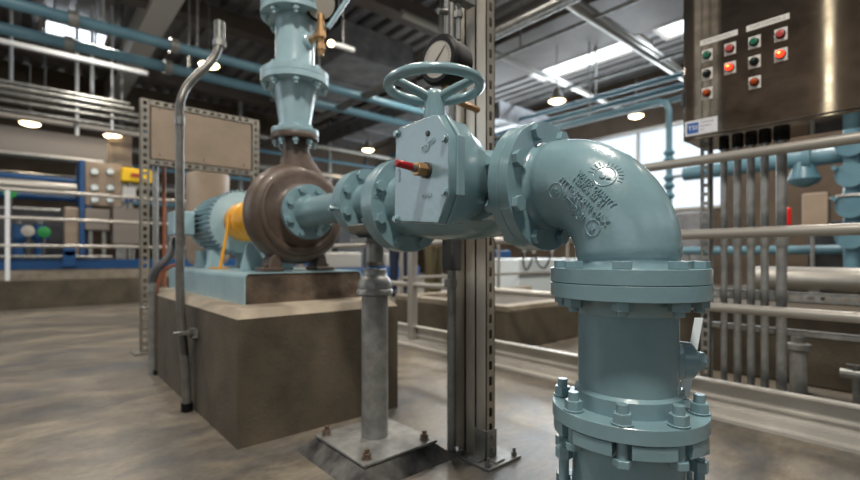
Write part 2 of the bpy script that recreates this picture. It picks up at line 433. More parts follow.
# --- lower coupling below: slotted flange ring, barrel
lc = thing('pipe_coupling', (PXX, EY, 0), 'blue-grey slotted ring coupling at the foot of the riser, below its lowest flange', 'pipe fitting')
m = MB()
for k in range(8):
    a0 = rad(22.5+45*k+6.5); a1 = rad(22.5+45*(k+1)-6.5); ns = 8; vs = []; fs = []
    for i in range(ns+1):
        w = a0+(a1-a0)*i/ns
        for (r, z) in ((.088, zL-.029), (FR-.006, zL-.029), (FR-.006, zL-.054), (.088, zL-.054)):
            vs.append((PXX+r*math.cos(w), EY+r*math.sin(w), z))
    for i in range(ns):
        for j in range(4): fs.append((4*i+j, 4*i+(j+1) % 4, 4*i+4+(j+1) % 4, 4*i+4+j))
    fs += [(0, 1, 2, 3), (4*ns+3, 4*ns+2, 4*ns+1, 4*ns)]
    m.add(vs, fs)
m.build('slotted_ring', paint, lc, bevel=.002, smooth=30)
MB().lathe([(0, .125), (.06, .125), (.07, .103), (.20, .103), (.24, .101), (zL-.028, .101)], (PXX, EY, 0), (0, 0, 1), 56).build('barrel', paint, lc, smooth=40)
flange_mb((PXX, EY, .165), (0, 0, 1), .026, .137).build('flange', paint, lc)
for deg in (20, 65, 110, 138, 175, 245, 292, 322):
    w = rad(deg); hi = deg in (138, 322, 110, 292)
    p = Vector((PXX, EY, .191)) + Vector((math.cos(w), math.sin(w), 0))*.121
    zz = .10 if hi else .03
    MB().cyl(p-Vector((0, 0, .06)), p+Vector((0, 0, zz)), .0093, 12).cyl(p+Vector((0, 0, .001)), p+Vector((0, 0, .018)), .0165, 6, ph=deg).cyl(p+Vector((0, 0, zz-.026)), p+Vector((0, 0, zz-.006)), .0165, 6, ph=deg*.3).build('bolt', paint, lc, bevel=.001)
# white strip behind the riser
pa = at(699, 318, .96); pb = at(685, 398, .93)
wd = RT*.0085; th = FW*.002
tag(MB().add([pa-wd, pa+wd, pb+wd, pb-wd, pa-wd+th, pa+wd+th, pb+wd+th, pb-wd+th],
   [(0, 1, 2, 3), (7, 6, 5, 4), (0, 4, 5, 1), (1, 5, 6, 2), (2, 6, 7, 3), (3, 7, 4, 0)]).build('plastic_strip', offw, smooth=0),
   'thin white plastic strip standing behind the plugged side outlet of the riser', 'strip')

# --- gear operated valve
YV = 1.122
val = thing('gear_operated_valve', (PXX, .86, AZ-.14), 'blue-grey valve with angular gear box, red-tipped pointer and handwheel', 'valve')
flange_mb((PXX, YJ+.0005, AZ), (0, 1, 0), .026, FR).build('flange', paint, val, smooth=30)
flange_mb((PXX, YV-.027, AZ), (0, 1, 0), .0265, FR).build('flange', paint, val, smooth=30)
MB().lathe([(.026, .092), (.05, .080), (.075, .086), (.12, .106), (.19, .112), (.30, .112), (.36, .106), (.42, .098), (.45, .092), (.469, .098)],
           (PXX, YJ, AZ), (0, 1, 0), 48).build('valve_body', paint, val, smooth=30)
bolts(val, (PXX, YV-.027, AZ), (0, 1, 0), .1215, .055, start=22.5, r=.0175)
# gear box: polygon read on the cover plane
XF = .615
def P(px, py, X=XF): p = on_x(px, py, X); return (p.y, p.z)
cover = [P(395.5, 130), P(431, 115), P(438, 114.5), P(449, 135), P(449, 193), P(438, 223.5), P(394, 221.5)]
def prism_x(poly, x0, x1, grow=0, mb=None):
    cy = sum(p[0] for p in poly)/len(poly); cz = sum(p[1] for p in poly)/len(poly)
    pl = []
    for a, b in poly:
        d = Vector((a-cy, b-cz)); l = d.length; d = d*((l+grow)/l); pl.append((cy+d.x, cz+d.y))
    return (mb or MB()).prism(pl, (x0, 0, 0), (0, 1, 0), (0, 0, 1), (x1-x0, 0, 0))
prism_x(cover, XF, XF+.022).build('gear_box_cover', paint, val, bevel=.003)
prism_x(cover, XF+.0225, XF+.034, .004).build('gear_box_rim', paint, val, bevel=.002)
cy = sum(p[0] for p in cover)/7; cz = sum(p[1] for p in cover)/7
body = cover
vs = []; n = 7
secs = [(XF+.034, -.002), (XF+.080, -.004), (XF+.105, -.020), (XF+.140, -.032)]
m = MB(); allv = []
for (xx, g) in secs:
    for a, b in cover:
        d = Vector((a-cy, b-cz)); l = d.length; d = d*((l+g)/l); allv.append((xx, cy+d.x, cz+d.y))
fs = [tuple(range(n))[::-1], tuple(range(3*n, 4*n))]
for i in range(3):
    for j in range(n): fs.append((i*n+j, i*n+(j+1) % n, (i+1)*n+(j+1) % n, (i+1)*n+j))
m.add(allv, fs); m.build('gear_box', paint, val, bevel=.005)
# neck between gear box and body
MB().cyl((XF+.15, cy, AZ), (PXX, cy+.02, AZ), .075, 32).build('bonnet_neck', paint, val)
# side ribs of the rim (vertical bars by the cover edge)
ya, yb = cover[3][0], cover[4][0]
MB().box(XF+.018, XF+.040, ya-.006, ya+.002, cover[4][1]-.004, cover[3][1]+.004).build('cover_rib', paint, val, bevel=.003)
# cover bolts
for (bx_, by_) in ((397.5, 134), (445.5, 138.5), (445, 192), (396.5, 219)):
    a, b = P(bx_, by_)
    MB().cyl((XF-.008, a, b), (XF+.002, a, b), .0072, 6).cyl((XF-.0025, a, b), (XF+.001, a, b), .0092, 14).build('cover_bolt', paint, val, bevel=.0008)
a, b = P(428, 133.5)
MB().lathe([(0, .0045), (.003, .0045), (.003, .0065), (.006, .0065)], (XF-.0035, a, b), (1, 0, 0), 12).build('grease_nipple', dgrey, val)
# top plate, stem housing, handwheel
Hx, Hy = .695, .785
ztop = max(p[1] for p in cover)
zw = CZ+.387
MB().box(Hx-.068, Hx+.045, Hy-.052, Hy+.045, ztop-.02, ztop+.004).build('top_plate', paint, val, bevel=.003)
MB().lathe([(0, .028), (.010, .028), (.014, .0245), (zw-ztop-.022, .0235), (zw-ztop-.014, .021), (zw-ztop-.008, .012)], (Hx, Hy, ztop-.001), (0, 0, 1), 32).build('stem_housing', paint, val, smooth=40)
Rw = .1045
hw = MB().tube([(Hx+Rw*math.cos(2*PI*k/56), Hy+Rw*math.sin(2*PI*k/56), zw) for k in range(56)], .0115, 16, closed=True)
hwo = hw.build('handwheel', paint, val, smooth=60)
base_ang = math.atan2(-Hy, -Hx)
for k, da in enumerate((-62, 62, 180)):
    w = base_ang+rad(da); d = Vector((math.cos(w), math.sin(w), 0)); pts = []; rr = []
    for i in range(9):
        s_ = i/8; r_ = .012+(Rw-.012)*s_
        pts.append(Vector((Hx, Hy, zw-.030+.030*(s_**.8))) + d*r_); rr.append(.0115-.003*s_)
    MB().tube(pts, .01, 12, radii=rr).build('spoke', paint, hwo, smooth=60)
MB().lathe([(0, .020), (.012, .022), (.028, .019), (.033, .012)], (Hx, Hy, zw-.044), (0, 0, 1), 24).build('hub', paint, hwo, smooth=50)
tp = at(422.5, 115, (Hx*FW.x+Hy*FW.y)-.02)
# pointer
a, b = P(427, 170.5); pc = Vector((XF, a, b))
MB().lathe([(0, .0165), (.012, .0165)], pc-Vector((.006, 0, 0)), (1, 0, 0), 28).build('pointer_collar', dgrey, val)
MB().cyl(pc-Vector((.030, 0, 0)), pc-Vector((.004, 0, 0)), .0145, 6).build('hex_nut', brass, val, bevel=.001)
MB().cyl(pc-Vector((.041, 0, 0)), pc-Vector((.029, 0, 0)), .0072, 16).build('pointer_shaft', galv, val)
po = MB().lathe([(0, .0055), (.002, .0075), (.038, .0080)], pc+Vector((-.078, .002, .006)), (.995, -.02, -.09), 18).build('pointer_cap', redp, val, smooth=40)
po['label'] = 'red pointer cap'
# lettering on cover: reading direction -Y (to the right in the photograph)
def cov_text(txt, px, py, size, ang=0):
    a, b = P(px, py); u = Vector((0, -math.cos(rad(ang)), math.sin(rad(ang)))); v = Vector((-1, 0, 0)).cross(u)
    text_mb(txt, size, (XF, a, b), u, v, .0016, bold=.0004).build('raised_lettering', paint, val, smooth=0)
cov_text('CENTER', 428.5, 144.5, .0125, 18); cov_text('INV', 427, 149.5, .009, 10); cov_text('SHUT', 399.5, 175, .0115, 90); cov_text('OPEN', 427, 196, .0115, 0)
text_mb('C16', .017, (PXX-.118, YV-.0272, AZ+.018), (1, 0, .1), (-.1, 0, 1), .002, bold=.0004).build('raised_lettering', paint, val, smooth=0)

# --- eccentric reducer
R4 = .1143
er = thing('pipe_reducer', (PXX, 1.23, AZ-.14), 'blue-grey eccentric reducer between the valve and the narrow suction pipe', 'pipe fitting')
flange_mb((PXX, YV, AZ), (0, 1, 0), .026, FR).build('flange', paint, er, smooth=30)
y4 = 1.322
m = MB(); rings = []
for (yy, r, zc) in ((YV+.02, .09, AZ), (YV+.05, .086, AZ), (YV+.08, .084, AZ+.002), (y4-.05, .064, BZ-.002), (y4-.01, .062, BZ), (y4+.002, .066, BZ)):
    rings.append((yy, r, zc))
vs = []; nn_ = 40
for (yy, r, zc) in rings:
    for k in range(nn_): w = 2*PI*k/nn_; vs.append((PXX+r*math.cos(w), yy, zc+r*math.sin(w)))
fs = [(i*nn_+k, i*nn_+(k+1) % nn_, (i+1)*nn_+(k+1) % nn_, (i+1)*nn_+k) for i in range(len(rings)-1) for k in range(nn_)]
m.add(vs, fs); m.build('reducer_cone', paint, er, smooth=30)
flange_mb((PXX, y4, BZ), (0, 1, 0), .024, R4).build('flange', paint, er, smooth=30)
bolts(er, (PXX, y4, BZ), (0, 1, 0), .0952, .050, start=22.5, r=.0145, shank=.008, head=.011, nut=.013)
# --- suction pipe
sp = thing('suction_pipe', (PXX, 1.58, BZ-.114), 'narrow blue-grey flanged pipe entering the front of the bare iron pump', 'pipe')
MB().lathe([(0, .066), (.02, .064), (.03, .0585), (.375, .0585), (.40, .066), (.415, .070)], (PXX, y4+.0245, BZ), (0, 1, 0), 48).build('pipe_wall', paint, sp, smooth=30)
flange_mb((PXX, y4+.0245, BZ), (0, 1, 0), .024, R4).build('flange', paint, sp, smooth=30)
flange_mb((PXX, 1.760, BZ), (0, 1, 0), .0245, R4).build('flange', paint, sp, smooth=30)
bolts(sp, (PXX, 1.760, BZ), (0, 1, 0), .0952, .040, start=22.5, r=.0145, shank=.008, nut=0, stub=.0)
MB().cyl((PXX-.130, y4+.012, BZ-.028), (PXX-.108, y4+.012, BZ-.028), .006, 8).cyl((PXX-.145, y4+.012, BZ-.028), (PXX-.128, y4+.012, BZ-.028), .010, 6).build('drain_plug', paint, er)

# ------------------------------------------------------------------ pump
PY = 1.90
zf = CZ-.065
pump = thing('centrifugal_pump', (PXX, PY, zf), 'brown bare cast-iron volute pump with light blue bearing frame on the concrete plinth', 'pump')
prof = [(-.130, .112), (-.108, .114), (-.104, .098), (-.085, .105), (-.074, .125), (-.072, .16), (-.070, .178), (-.062, .196), (-.045, .210), (-.015, .219), (.015, .219), (.045, .210), (.062, .196), (.066, .17), (.06, .14), (.06, .09)]
MB().lathe(prof, (PXX, PY, BZ), (0, 1, 0), 72).build('volute_casing', rust, pump, smooth=60)
# raised spiral rib on the casing face
pts = []; rr = []
for i in range(40):
    w = rad(200 - i*6.2); q_ = .150+.022*(i/39)
    pts.append(Vector((PXX-q_*math.cos(w)*1.0, PY-.068, BZ+q_*math.sin(w)*-1.0))); rr.append(.006+.014*math.sin(PI*i/39))
MB().tube(pts, .01, 10, radii=rr).build('spiral_rib', rust, pump, smooth=70)
zd = CZ+.50
secs = [(BZ-.06, .885, .185, .060), (BZ+.02, .895, .182, .066), (BZ+.08, .905, .165, .068), (BZ+.13, .908, .142, .068), (BZ+.175, .902, .112, .066), (BZ+.215, .890, .084, .062), (BZ+.25, .880, .066, .058), (BZ+.28, .873, .058, .056), (zd, .872, .060, .060)]
vs = []; nk = 36
for (z, xc, ra, rb) in secs:
    for k in range(nk): w = 2*PI*k/nk; vs.append((xc+ra*math.cos(w), PY+rb*math.sin(w), z))
fs = [(i*nk+k, i*nk+(k+1) % nk, (i+1)*nk+(k+1) % nk, (i+1)*nk+k) for i in range(len(secs)-1) for k in range(nk)]+[tuple(range(nk))[::-1], tuple(range((len(secs)-1)*nk, len(secs)*nk))]
def catmull(pts, vals, k=6):
    P_ = [pts[0]]+pts+[pts[-1]]; V_ = [vals[0]]+vals+[vals[-1]]; o = []; ov = []
    for i in range(1, len(P_)-2):
        for j in range(k):
            t = j/k; h = lambda A: .5*((2*A[i])+(A[i+1]-A[i-1])*t+(2*A[i-1]-5*A[i]+4*A[i+1]-A[i+2])*t*t+(3*A[i]-A[i-1]-3*A[i+1]+A[i+2])*t**3)
            o.append(h(P_)); ov.append(h(V_))
    o.append(pts[-1]); ov.append(vals[-1]); return o, ov
MB().add(vs, fs).build('discharge_neck', rust, pump, smooth=60)
MB().lathe([(0, .098), (.003, .1), (.022, .1), (.025, .098)], (PXX, PY, zd), (0, 0, 1), 48).build('discharge_flange', rust, pump, smooth=50)
for sx in (-1, 1):
    m = MB(); xx = PXX+sx*.105
    m.prism([(-.03, 0), (.03, 0), (.018, .055), (-.006-sx*.012, .075), (-.02, .045)], (xx, PY-.05, zf+.012), (1, 0, 0), (0, 0, 1), (0, .09, 0))
    m.box(xx-.045+sx*.012, xx+.045+sx*.012, PY-.06, PY+.05, zf+.001, zf+.018)
    m.build('foot', rust, pump, bevel=.006)
    MB().cyl((xx+sx*.035, PY-.02, zf+.018), (xx+sx*.035, PY-.02, zf+.030), .012, 6).build('foot_bolt', rust, pump)
MB().lathe([(0, .14), (.012, .14), (.02, .085), (.10, .075), (.18, .075), (.19, .06), (.26, .055), (.27, .02)], (PXX, PY+.062, BZ), (0, 1, 0), 40).build('bearing_frame', paint_b, pump, smooth=45)
MB().prism([(-.07, 0), (.07, 0), (.03, .2), (-.03, .2)], (PXX, PY+.16, zf+.001), (1, 0, 0), (0, 0, 1), (0, .05, 0)).build('frame_foot', paint_b, pump, bevel=.003)
# blue splash bracket beside volute left rear
MB().prism([(0, 0), (.14, 0), (.05, .12), (.03, .12)], (PXX-.20, PY+.10, zf+.001), (1, 0, 0), (0, 0, 1), (0, .012, 0)).build('support_bracket', paint_b, pump, bevel=.002)
# coupling guard
cg = thing('coupling_guard', (PXX, 2.36, zf), 'yellow cylindrical coupling guard on a slanting yellow leg, between pump and motor', 'machine guard')
MB().lathe([(0, .06), (.002, .094), (.05, .100), (.30, .104), (.31, .09)], (PXX, 2.24, BZ), (0, 1, 0), 36).build('guard_shell', yellow, cg, smooth=40)
MB().lathe([(0, .102), (.012, .107), (.024, .102)], (PXX, 2.40, BZ), (0, 1, 0), 36).build('guard_band', yellow, cg)
lg = on_x(231, 214, PXX-.10); le = on_x(219, 264, PXX-.135)
MB().tube([Vector((PXX-.105, 2.44, BZ+.03)), Vector((PXX-.112, 2.44, BZ-.03)), Vector((PXX-.15, 2.44, zf+.008))], .008, 8).box(PXX-.20, PXX-.12, 2.42, 2.46, zf+.001, zf+.008).build('guard_leg', yellow, cg)
# motor
MY0, MY1 = 2.56, 3.04
mo = thing('electric_motor', (PXX, 2.9, zf), 'light blue finned electric motor at the far end of the pump baseplate', 'motor')
MB().lathe([(-.03, .08), (-.01, .125), (.0, .165), (.03, .168), (.04, .150), (.38, .150), (.39, .160), (.47, .158), (.49, .12)], (PXX, MY0, BZ), (0, 1, 0), 48).build('motor_frame', paint_b, mo, smooth=40)
m = MB()
for k in range(40):
    w = 2*PI*k/40; d = Vector((math.cos(w), 0, math.sin(w))); tn = Vector((-math.sin(w), 0, math.cos(w)))
    a0 = Vector((PXX, MY0+.05, BZ))+d*.148; L = Vector((0, .33, 0))
    m.prism([(0, -.0025), (.026, -.0015), (.026, .0015), (0, .0025)], a0, d, tn, L)
m.build('cooling_fins', paint_b, mo, smooth=0)
m = MB()
for k in range(44):
    w = 2*PI*k/44; d = Vector((math.cos(w), 0, math.sin(w))); tn = Vector((-math.sin(w), 0, math.cos(w)))
    m.prism([(0, -.003), (.012, -.002), (.012, .002), (0, .003)], Vector((PXX, MY0+.0, BZ))+d*.166, d, tn, (0, .035, 0))
m.build('end_bell_ribs', paint_b, mo, smooth=0)
for yy in (MY0+.09, MY0+.32):
    for sx in (-1, 1):
        MB().prism([(-.045, 0), (.045, 0), (.035, .02), (.02, .095), (-.03, .095), (-.035, .02)], (PXX+sx*.115, yy-.035, zf+.001), (1, 0, 0), (0, 0, 1), (0, .07, 0)).build('motor_foot', paint_b, mo, bevel=.003)
jb = MB().box(PXX-.275, PXX-.165, 2.84, 3.00, BZ-.065, BZ+.07).build('terminal_box', paint_b, mo, bevel=.01)
MB().cyl((PXX-.165, 2.92, BZ), (PXX-.14, 2.92, BZ), .05, 16).build('box_neck', paint_b, jb)
# baseplate
bp = thing('pump_baseplate', (PXX, 2.6, CZ-.19), 'light blue sheet-steel baseplate filled with rough brown grout, on top of the plinth', 'baseplate')
BX0, BX1, BY0, BY1 = .62, 1.15, 1.80, 3.06
zb = CZ-.188
def rr_profile(x0, x1, z0, z1, r, t):
    o = [(x0, z0)]+[(x0+r-r*math.cos(a), z1-r+r*math.sin(a)) for a in [PI/2*i/6 for i in range(7)]]+[(x1-r+r*math.sin(a), z1-r+r*math.cos(a)) for a in [PI/2*i/6 for i in range(7)]]+[(x1, z0)]
    x0 += t; x1 -= t; z1 -= t; r -= t*.8
    i_ = [(x0, z0)]+[(x0+r-r*math.cos(a), z1-r+r*math.sin(a)) for a in [PI/2*i/6 for i in range(7)]]+[(x1-r+r*math.sin(a), z1-r+r*math.cos(a)) for a in [PI/2*i/6 for i in range(7)]]+[(x1, z0)]
    return o, i_
o_, i_ = rr_profile(BX0, BX1, zb, zf, .022, .005)
n = len(o_); vs = []; fs = []
for yy in (BY0, BY1):
    for pt in o_: vs.append((pt[0], yy, pt[1]))
    for pt in i_: vs.append((pt[0], yy, pt[1]))
for i in range(n-1):
    fs += [(i, i+1, 2*n+i+1, 2*n+i), (n+i, 3*n+i, 3*n+i+1, n+i+1), (i, n+i, n+i+1, i+1), (2*n+i, 2*n+i+1, 3*n+i+1, 3*n+i)]
fs += [(0, 2*n, 3*n, n), (n-1, 2*n-1, 4*n-1, 3*n-1)]
MB().add(vs, fs).build('steel_cover', paint_b, bp, smooth=30)
MB().prism(i_, (0, BY0+.004, 0), (1, 0, 0), (0, 0, 1), (0, BY1-BY0-.008, 0)).build('grout_fill', grout, bp)
for yy in (2.0, 2.28): MB().box(BX0-.0015, BX0+.0005, yy, yy+.006, zb, zf-.02).build('weld_seam', paint_b, bp)
# plinth
CX0, CX1, CY0, CY1 = .528, 1.205, 1.600, 3.12
hz = zb-.0005; ch = .028
vs = []
for (x0, x1, y0, y1, z) in ((CX0, CX1, CY0, CY1, 0), (CX0, CX1, CY0, CY1, hz-ch), (CX0+ch, CX1-ch, CY0+ch, CY1-ch, hz)):
    vs += [(x0, y0, z), (x1, y0, z), (x1, y1, z), (x0, y1, z)]
pl = thing('concrete_plinth', (PXX, 2.54, 0), 'brown concrete equipment plinth with chamfered pale top edge under the pump', 'plinth')
fs = [(3, 2, 1, 0), (4, 5, 6, 7)] + [(i, (i+1) % 4, 4+(i+1) % 4, 4+i) for i in range(4)]
MB().add(vs[:8], fs).build('plinth_block', concrete, pl, smooth=0)
MB().add([Vector(p)+Vector((0, 0, .0005)) for p in vs[4:]], fs).build('chamfered_top', conc_top, pl, smooth=0)

# discharge side: increaser, spool, check valve body
dr = thing('pipe_increaser', (PXX, PY, zd+.026), 'light blue conical increaser bolted above the iron pump outlet', 'pipe fitting')
z0 = zd+.0255; z1 = CZ+.74
MB().lathe([(0, .098), (.003, .1), (.020, .1), (.022, .07), (.03, .064), (z1-z0-.03, .088), (z1-z0+.004, .092)], (PXX, PY, z0), (0, 0, 1), 44).build('cone', paint_b, dr, smooth=40)
flange_mb((PXX, PY, z1), (0, 0, 1), .026, FR).build('flange', paint_b, dr)
bolts(dr, (PXX, PY, zd+.0475), (0, 0, -1), .080, .048, n=8, r=.014, shank=.008, head=.011, mtl=paint_b)
bolts(dr, (PXX, PY, z1+.053), (0, 0, -1), .1215, .053, n=8, r=.0165, mtl=paint_b)
ds = thing('pipe_spool', (PXX, PY, z1+.026), 'light blue vertical discharge pipe with brass gauge tapping, above the conical increaser', 'pipe')
z2 = CZ+1.03
flange_mb((PXX, PY, z1+.0265), (0, 0, 1), .026, FR).build('flange', paint_b, ds)
MB().lathe([(0, .088), (.02, .083), (z2-z1-.05, .083), (z2-z1-.026, .088)], (PXX, PY, z1+.052), (0, 0, 1), 44).build('pipe_wall', paint_b, ds, smooth=40)
flange_mb((PXX, PY, z2), (0, 0, 1), .026, FR).build('flange', paint_b, ds)
bolts(ds, (PXX, PY, z2+.0535), (0, 0, -1), .1215, .0535, n=8, r=.0165, mtl=paint_b)
sd = (RT*.85 - FW*.53).normalized(); bc = Vector((PXX, PY, CZ+.915))
MB().lathe([(.06, .034), (.092, .032), (.098, .026)], bc, sd, 24).build('outlet_boss', paint_b, ds)
cv = thing('check_valve', (PXX, PY, z2+.0265), 'light blue check valve with lever at the top edge, above the discharge pipe', 'valve')
MB().lathe([(0, .135), (.003, FR), (.024, FR), (.027, .135), (.03, .09), (.08, .12), (.2, .13), (.3, .12), (.36, .09)], (PXX, PY, z2+.0265), (0, 0, 1), 44).build('valve_body', paint_b, cv, smooth=40)
la = at(347, 0, 1.92); lb = at(328, 28, 1.92); lc_ = at(338, 22, 1.92)
MB().tube([la+UP*.1+RT*.05, la, lb], .010, 10).build('lever', paint_b, cv)
m = MB(); m.cyl(Vector((PXX, PY, z2+.1)), at(352, -25, 1.93), .03, 16); m.build('hinge_boss', paint_b, cv)
# brass tapping and gauge
g = thing('pressure_gauge', at(326, 2, 1.80), 'black pressure gauge on brass fittings at the top edge, beside the discharge pipe', 'gauge')
br0 = bc+sd*.098; br1 = at(321, 33, (bc+sd*.165-CAM).dot(FW))
MB().cyl(br0, br1, .014, 14).build('brass_nipple', brass, g)
MB().cyl(br1-UP*.0, br1+UP*.075, .015, 12).cyl(br1-UP*.095, br1+UP*.02, .013, 12).cyl(br1-UP*.02, br1+UP*.02, .021, 8).cyl(br1-UP*.07, br1-UP*.045, .018, 6).build('brass_cock', brass, g, smooth=30)
gn = (-FW*.85-RT*.15-UP*.35).normalized(); gc = br1+UP*.125
MB().lathe([(-.04, .05), (-.035, .072), (.0, .075), (.004, .068)], gc, gn, 36).build('gauge_case', black, g, smooth=40)
MB().lathe([(0, .062), (.0015, .062)], gc+gn*.0045, gn, 36).build('dial', dial, g)

# ------------------------------------------------------------------ pipe support stand
ps = thing('pipe_support_stand', (.865, 1.28, 0), 'galvanised pipe stand on a bolted square plate, propping the reducer', 'pipe support')
SX, SY = PXX, 1.285
zt = .055
m = MB()
def frust(x0, x1, y0, y1, z0, x2, x3, y2, y3, z1):
    vs = [(x0, y0, z0), (x1, y0, z0), (x1, y1, z0), (x0, y1, z0), (x2, y2, z1), (x3, y2, z1), (x3, y3, z1), (x2, y3, z1)]
    return MB().add(vs, [(3, 2, 1, 0), (4, 5, 6, 7)]+[(i, (i+1) % 4, 4+(i+1) % 4, 4+i) for i in range(4)])
frust(.675, 1.05, 1.07, 1.47, 0, .730, .995, 1.125, 1.415, zt-.0085).build('grout_pad', grout_g, ps, smooth=0)
MB().box(.722, 1.003, 1.117, 1.422, zt-.008, zt).build('base_plate', galv_d, ps, bevel=.002)
for (xx, yy) in ((.752, 1.150), (.975, 1.150), (.975, 1.392), (.752, 1.392)):
    MB().cyl((xx, yy, zt), (xx, yy, zt+.003), .017, 18).cyl((xx, yy, zt+.003), (xx, yy, zt+.018), .0135, 6).cyl((xx, yy, zt+.018), (xx, yy, zt+.030), .0075, 12).build('anchor_bolt', bolt_m, ps, bevel=.0008)
zc0 = on_y(375, 294, SY).z; zc1 = on_y(375, 262, SY).z; zs = AZ-.134
MB().cyl((SX, SY, zt), (SX, SY, zc0+.01), .0445, 36).build('post', galv_d, ps, smooth=40)
MB().lathe([(0, .052), (.004, .060), (.018, .060), (.022, .056), (.040, .057), (.055, .050), (.064, .042), (.066, .040), (.085, .040), (.088, .036)], (SX, SY, zc0-.004), (0, 0, 1), 32).build('reducing_socket', galv_d, ps, smooth=45)
zsad = on_y(375, 242, SY).z
MB().cyl((SX, SY, zc1), (SX, SY, zsad+.01), .031, 24).build('threaded_nipple', galv_d, ps)
m = MB(); m.box(SX-.065, SX+.065, SY-.05, SY+.05, zsad, zsad+.012)
sadr = .088
arc = [(sadr*math.cos(a), sadr*math.sin(a)) for a in [rad(215+110*i/10) for i in range(11)]]
arc2 = [((sadr+.01)*math.cos(a), (sadr+.01)*math.sin(a)) for a in [rad(325-110*i/10) for i in range(11)]]
m.prism(arc+arc2, (SX, SY-.05, zsad+.108), (1, 0, 0), (0, 0, 1), (0, .10, 0))
m.build('saddle', galv_d, ps, bevel=.001)

# ------------------------------------------------------------------ perforated strut
def strut(mb, p0, p1, face, w=.041, dp=.041, pitch=.05, slot=(.028, .014), lips=True, holes=True):
    """C-channel from p0 to p1; perforated back faces 'face', open side away from it"""
    p0 = Vector(p0); p1 = Vector(p1); a = (p1-p0); L = a.length; a.normalize()
    f = Vector(face).normalized(); s_ = a.cross(f).normalized(); t = .0028
    def plate(o, A, B, N, la, lb):   # slab: o corner, A along, B across, N thickness
        vs = [o, o+A*la, o+A*la+B*lb, o+B*lb]; vs += [v_+N*t for v_ in vs]
        mb.add(vs, [(3, 2, 1, 0), (4, 5, 6, 7), (0, 1, 5, 4), (1, 2, 6, 5), (2, 3, 7, 6), (3, 0, 4, 7)])
    o = p0 + f*dp/2 - s_*w/2
    if holes:
        e = (w-slot[1])/2
        plate(o, a, s_, -f, L, e); plate(o+s_*(w-e), a, s_, -f, L, e)
        n_ = max(1, int(L/pitch)); g_ = (L-n_*pitch)/2; pos = 0
        for k in range(n_):
            c0 = g_+k*pitch+(pitch-slot[0])/2
            plate(o+a*pos+s_*e, a, s_, -f, c0-pos, slot[1]); pos = c0+slot[0]
        plate(o+a*pos+s_*e, a, s_, -f, L-pos, slot[1])
    else: plate(o, a, s_, -f, L, w)
    plate(o, a, -f, s_, L, dp); plate(o+s_*(w-t), a, -f, s_, L, dp)
    if lips:
        plate(o-f*(dp-t), a, s_, -f, L, .0095); plate(o-f*(dp-t)+s_*(w-.0095), a, s_, -f, L, .0095)
    return mb

# main strut column behind the valve
QX, QY = 1.114, 1.030
H = 3.4
mp_ = thing('strut_column', (QX, QY, 0), 'tall galvanised strut channel column on a bolted plate behind the valve', 'column')
for k in range(3):
    yy = QY-.022+.0475*k
    m = MB(); strut(m, (QX, yy, .008), (QX, yy, H), (0, -1, 0), dp=.0455, holes=(k == 0)); m.build('strut_channel', galv_o, mp_, smooth=0)
pcx, pcy = QX+.010, QY-.02
MB().box(pcx-.078, pcx+.078, pcy-.078, pcy+.078, 0, .008).build('base_plate', galv, mp_, bevel=.001)
m = MB(); m.box(QX-.022, QX+.022, QY-.0515, QY-.046, .008, .10); m.box(QX-.022, QX+.022, QY-.085, QY-.046, .008, .013)
m.build('angle_bracket', galv, mp_, bevel=.001)
m = MB(); m.box(QX-.027, QX-.0215, QY-.045, QY+.0, .008, .10); m.box(QX-.06, QX-.0215, QY-.045, QY, .008, .013); m.build('angle_bracket', galv, mp_, bevel=.001)
for zz in (.035, .078): MB().cyl((QX+.002, QY-.058, zz), (QX+.002, QY-.0515, zz), .009, 6).build('bracket_bolt', galv, mp_)
for (dx, dy) in ((-.062, -.062), (.062, -.062), (.062, .062), (-.062, .062)):
    MB().cyl((pcx+dx, pcy+dy, .008), (pcx+dx, pcy+dy, .02), .010, 6).cyl((pcx+dx, pcy+dy, .02), (pcx+dx, pcy+dy, .034), .0055, 10).build('anchor_bolt', galv, mp_)
# conduit clipped to the column
cd = thing('conduit', (1.045, 1.10, 0), 'thin grey conduit clipped to the left side of the strut column', 'conduit')
base = on_z(451.5, 452, 0); cxx, cyy = base.x, base.y
MB().cyl((cxx, cyy, 0), (cxx, cyy, CZ-.04), .0145, 16).build('conduit_tube', galv_d, cd)
MB().obox((cxx, cyy, CZ+.03), (.045, .05, .155), 0).build('conduit_body', dgrey, cd, bevel=.006)
MB().cyl((cxx, cyy, CZ+.1), (cxx, cyy, 2.6), .0125, 16).build('conduit_tube', galv, cd)
zk = CZ-27/F*1.52
MB().box(cxx-.02, QX-.0425, cyy-.018, cyy+.016, zk-.014, zk+.014).build('pipe_clamp', galv, cd, bevel=.002)

# gauge on column
gd = 1.29
gc = at(439, 60, gd); g = thing('pressure_gauge', gc, 'round black pressure gauge with pale dial, behind the valve handwheel', 'gauge')
gn = Vector((-1, -.12, -.02)).normalized()
MB().lathe([(-.078, .050), (-.073, .064), (-.012, .066), (-.010, .070), (.002, .070), (.009, .062), (.009, .051), (.0055, .051)], gc, gn, 44).build('gauge_case', black, g, smooth=40)
MB().lathe([(0, .0505), (.0012, .0505)], gc+gn*.0065, gn, 44).build('dial', dial, g)
aa, uu, vv = frame_of(gn)
m = MB()
for k in range(25):
    w = rad(-45+270*k/24)+PI; d = uu*math.cos(w)+vv*math.sin(w)
    m.prism([(0, -.0006), (.006, -.0006), (.006, .0006), (0, .0006)], gc+gn*.0079+d*.040, d, gn.cross(d), gn*.0004)
m.build('dial_marks', black, g, smooth=0)
d = (uu*.7+vv*.7).normalized(); MB().prism([(-.012, -.002), (.04, -.0006), (.04, .0006), (-.012, .002)], gc+gn*.0085, d, gn.cross(d), gn*.001).build('needle', black, g, smooth=0)
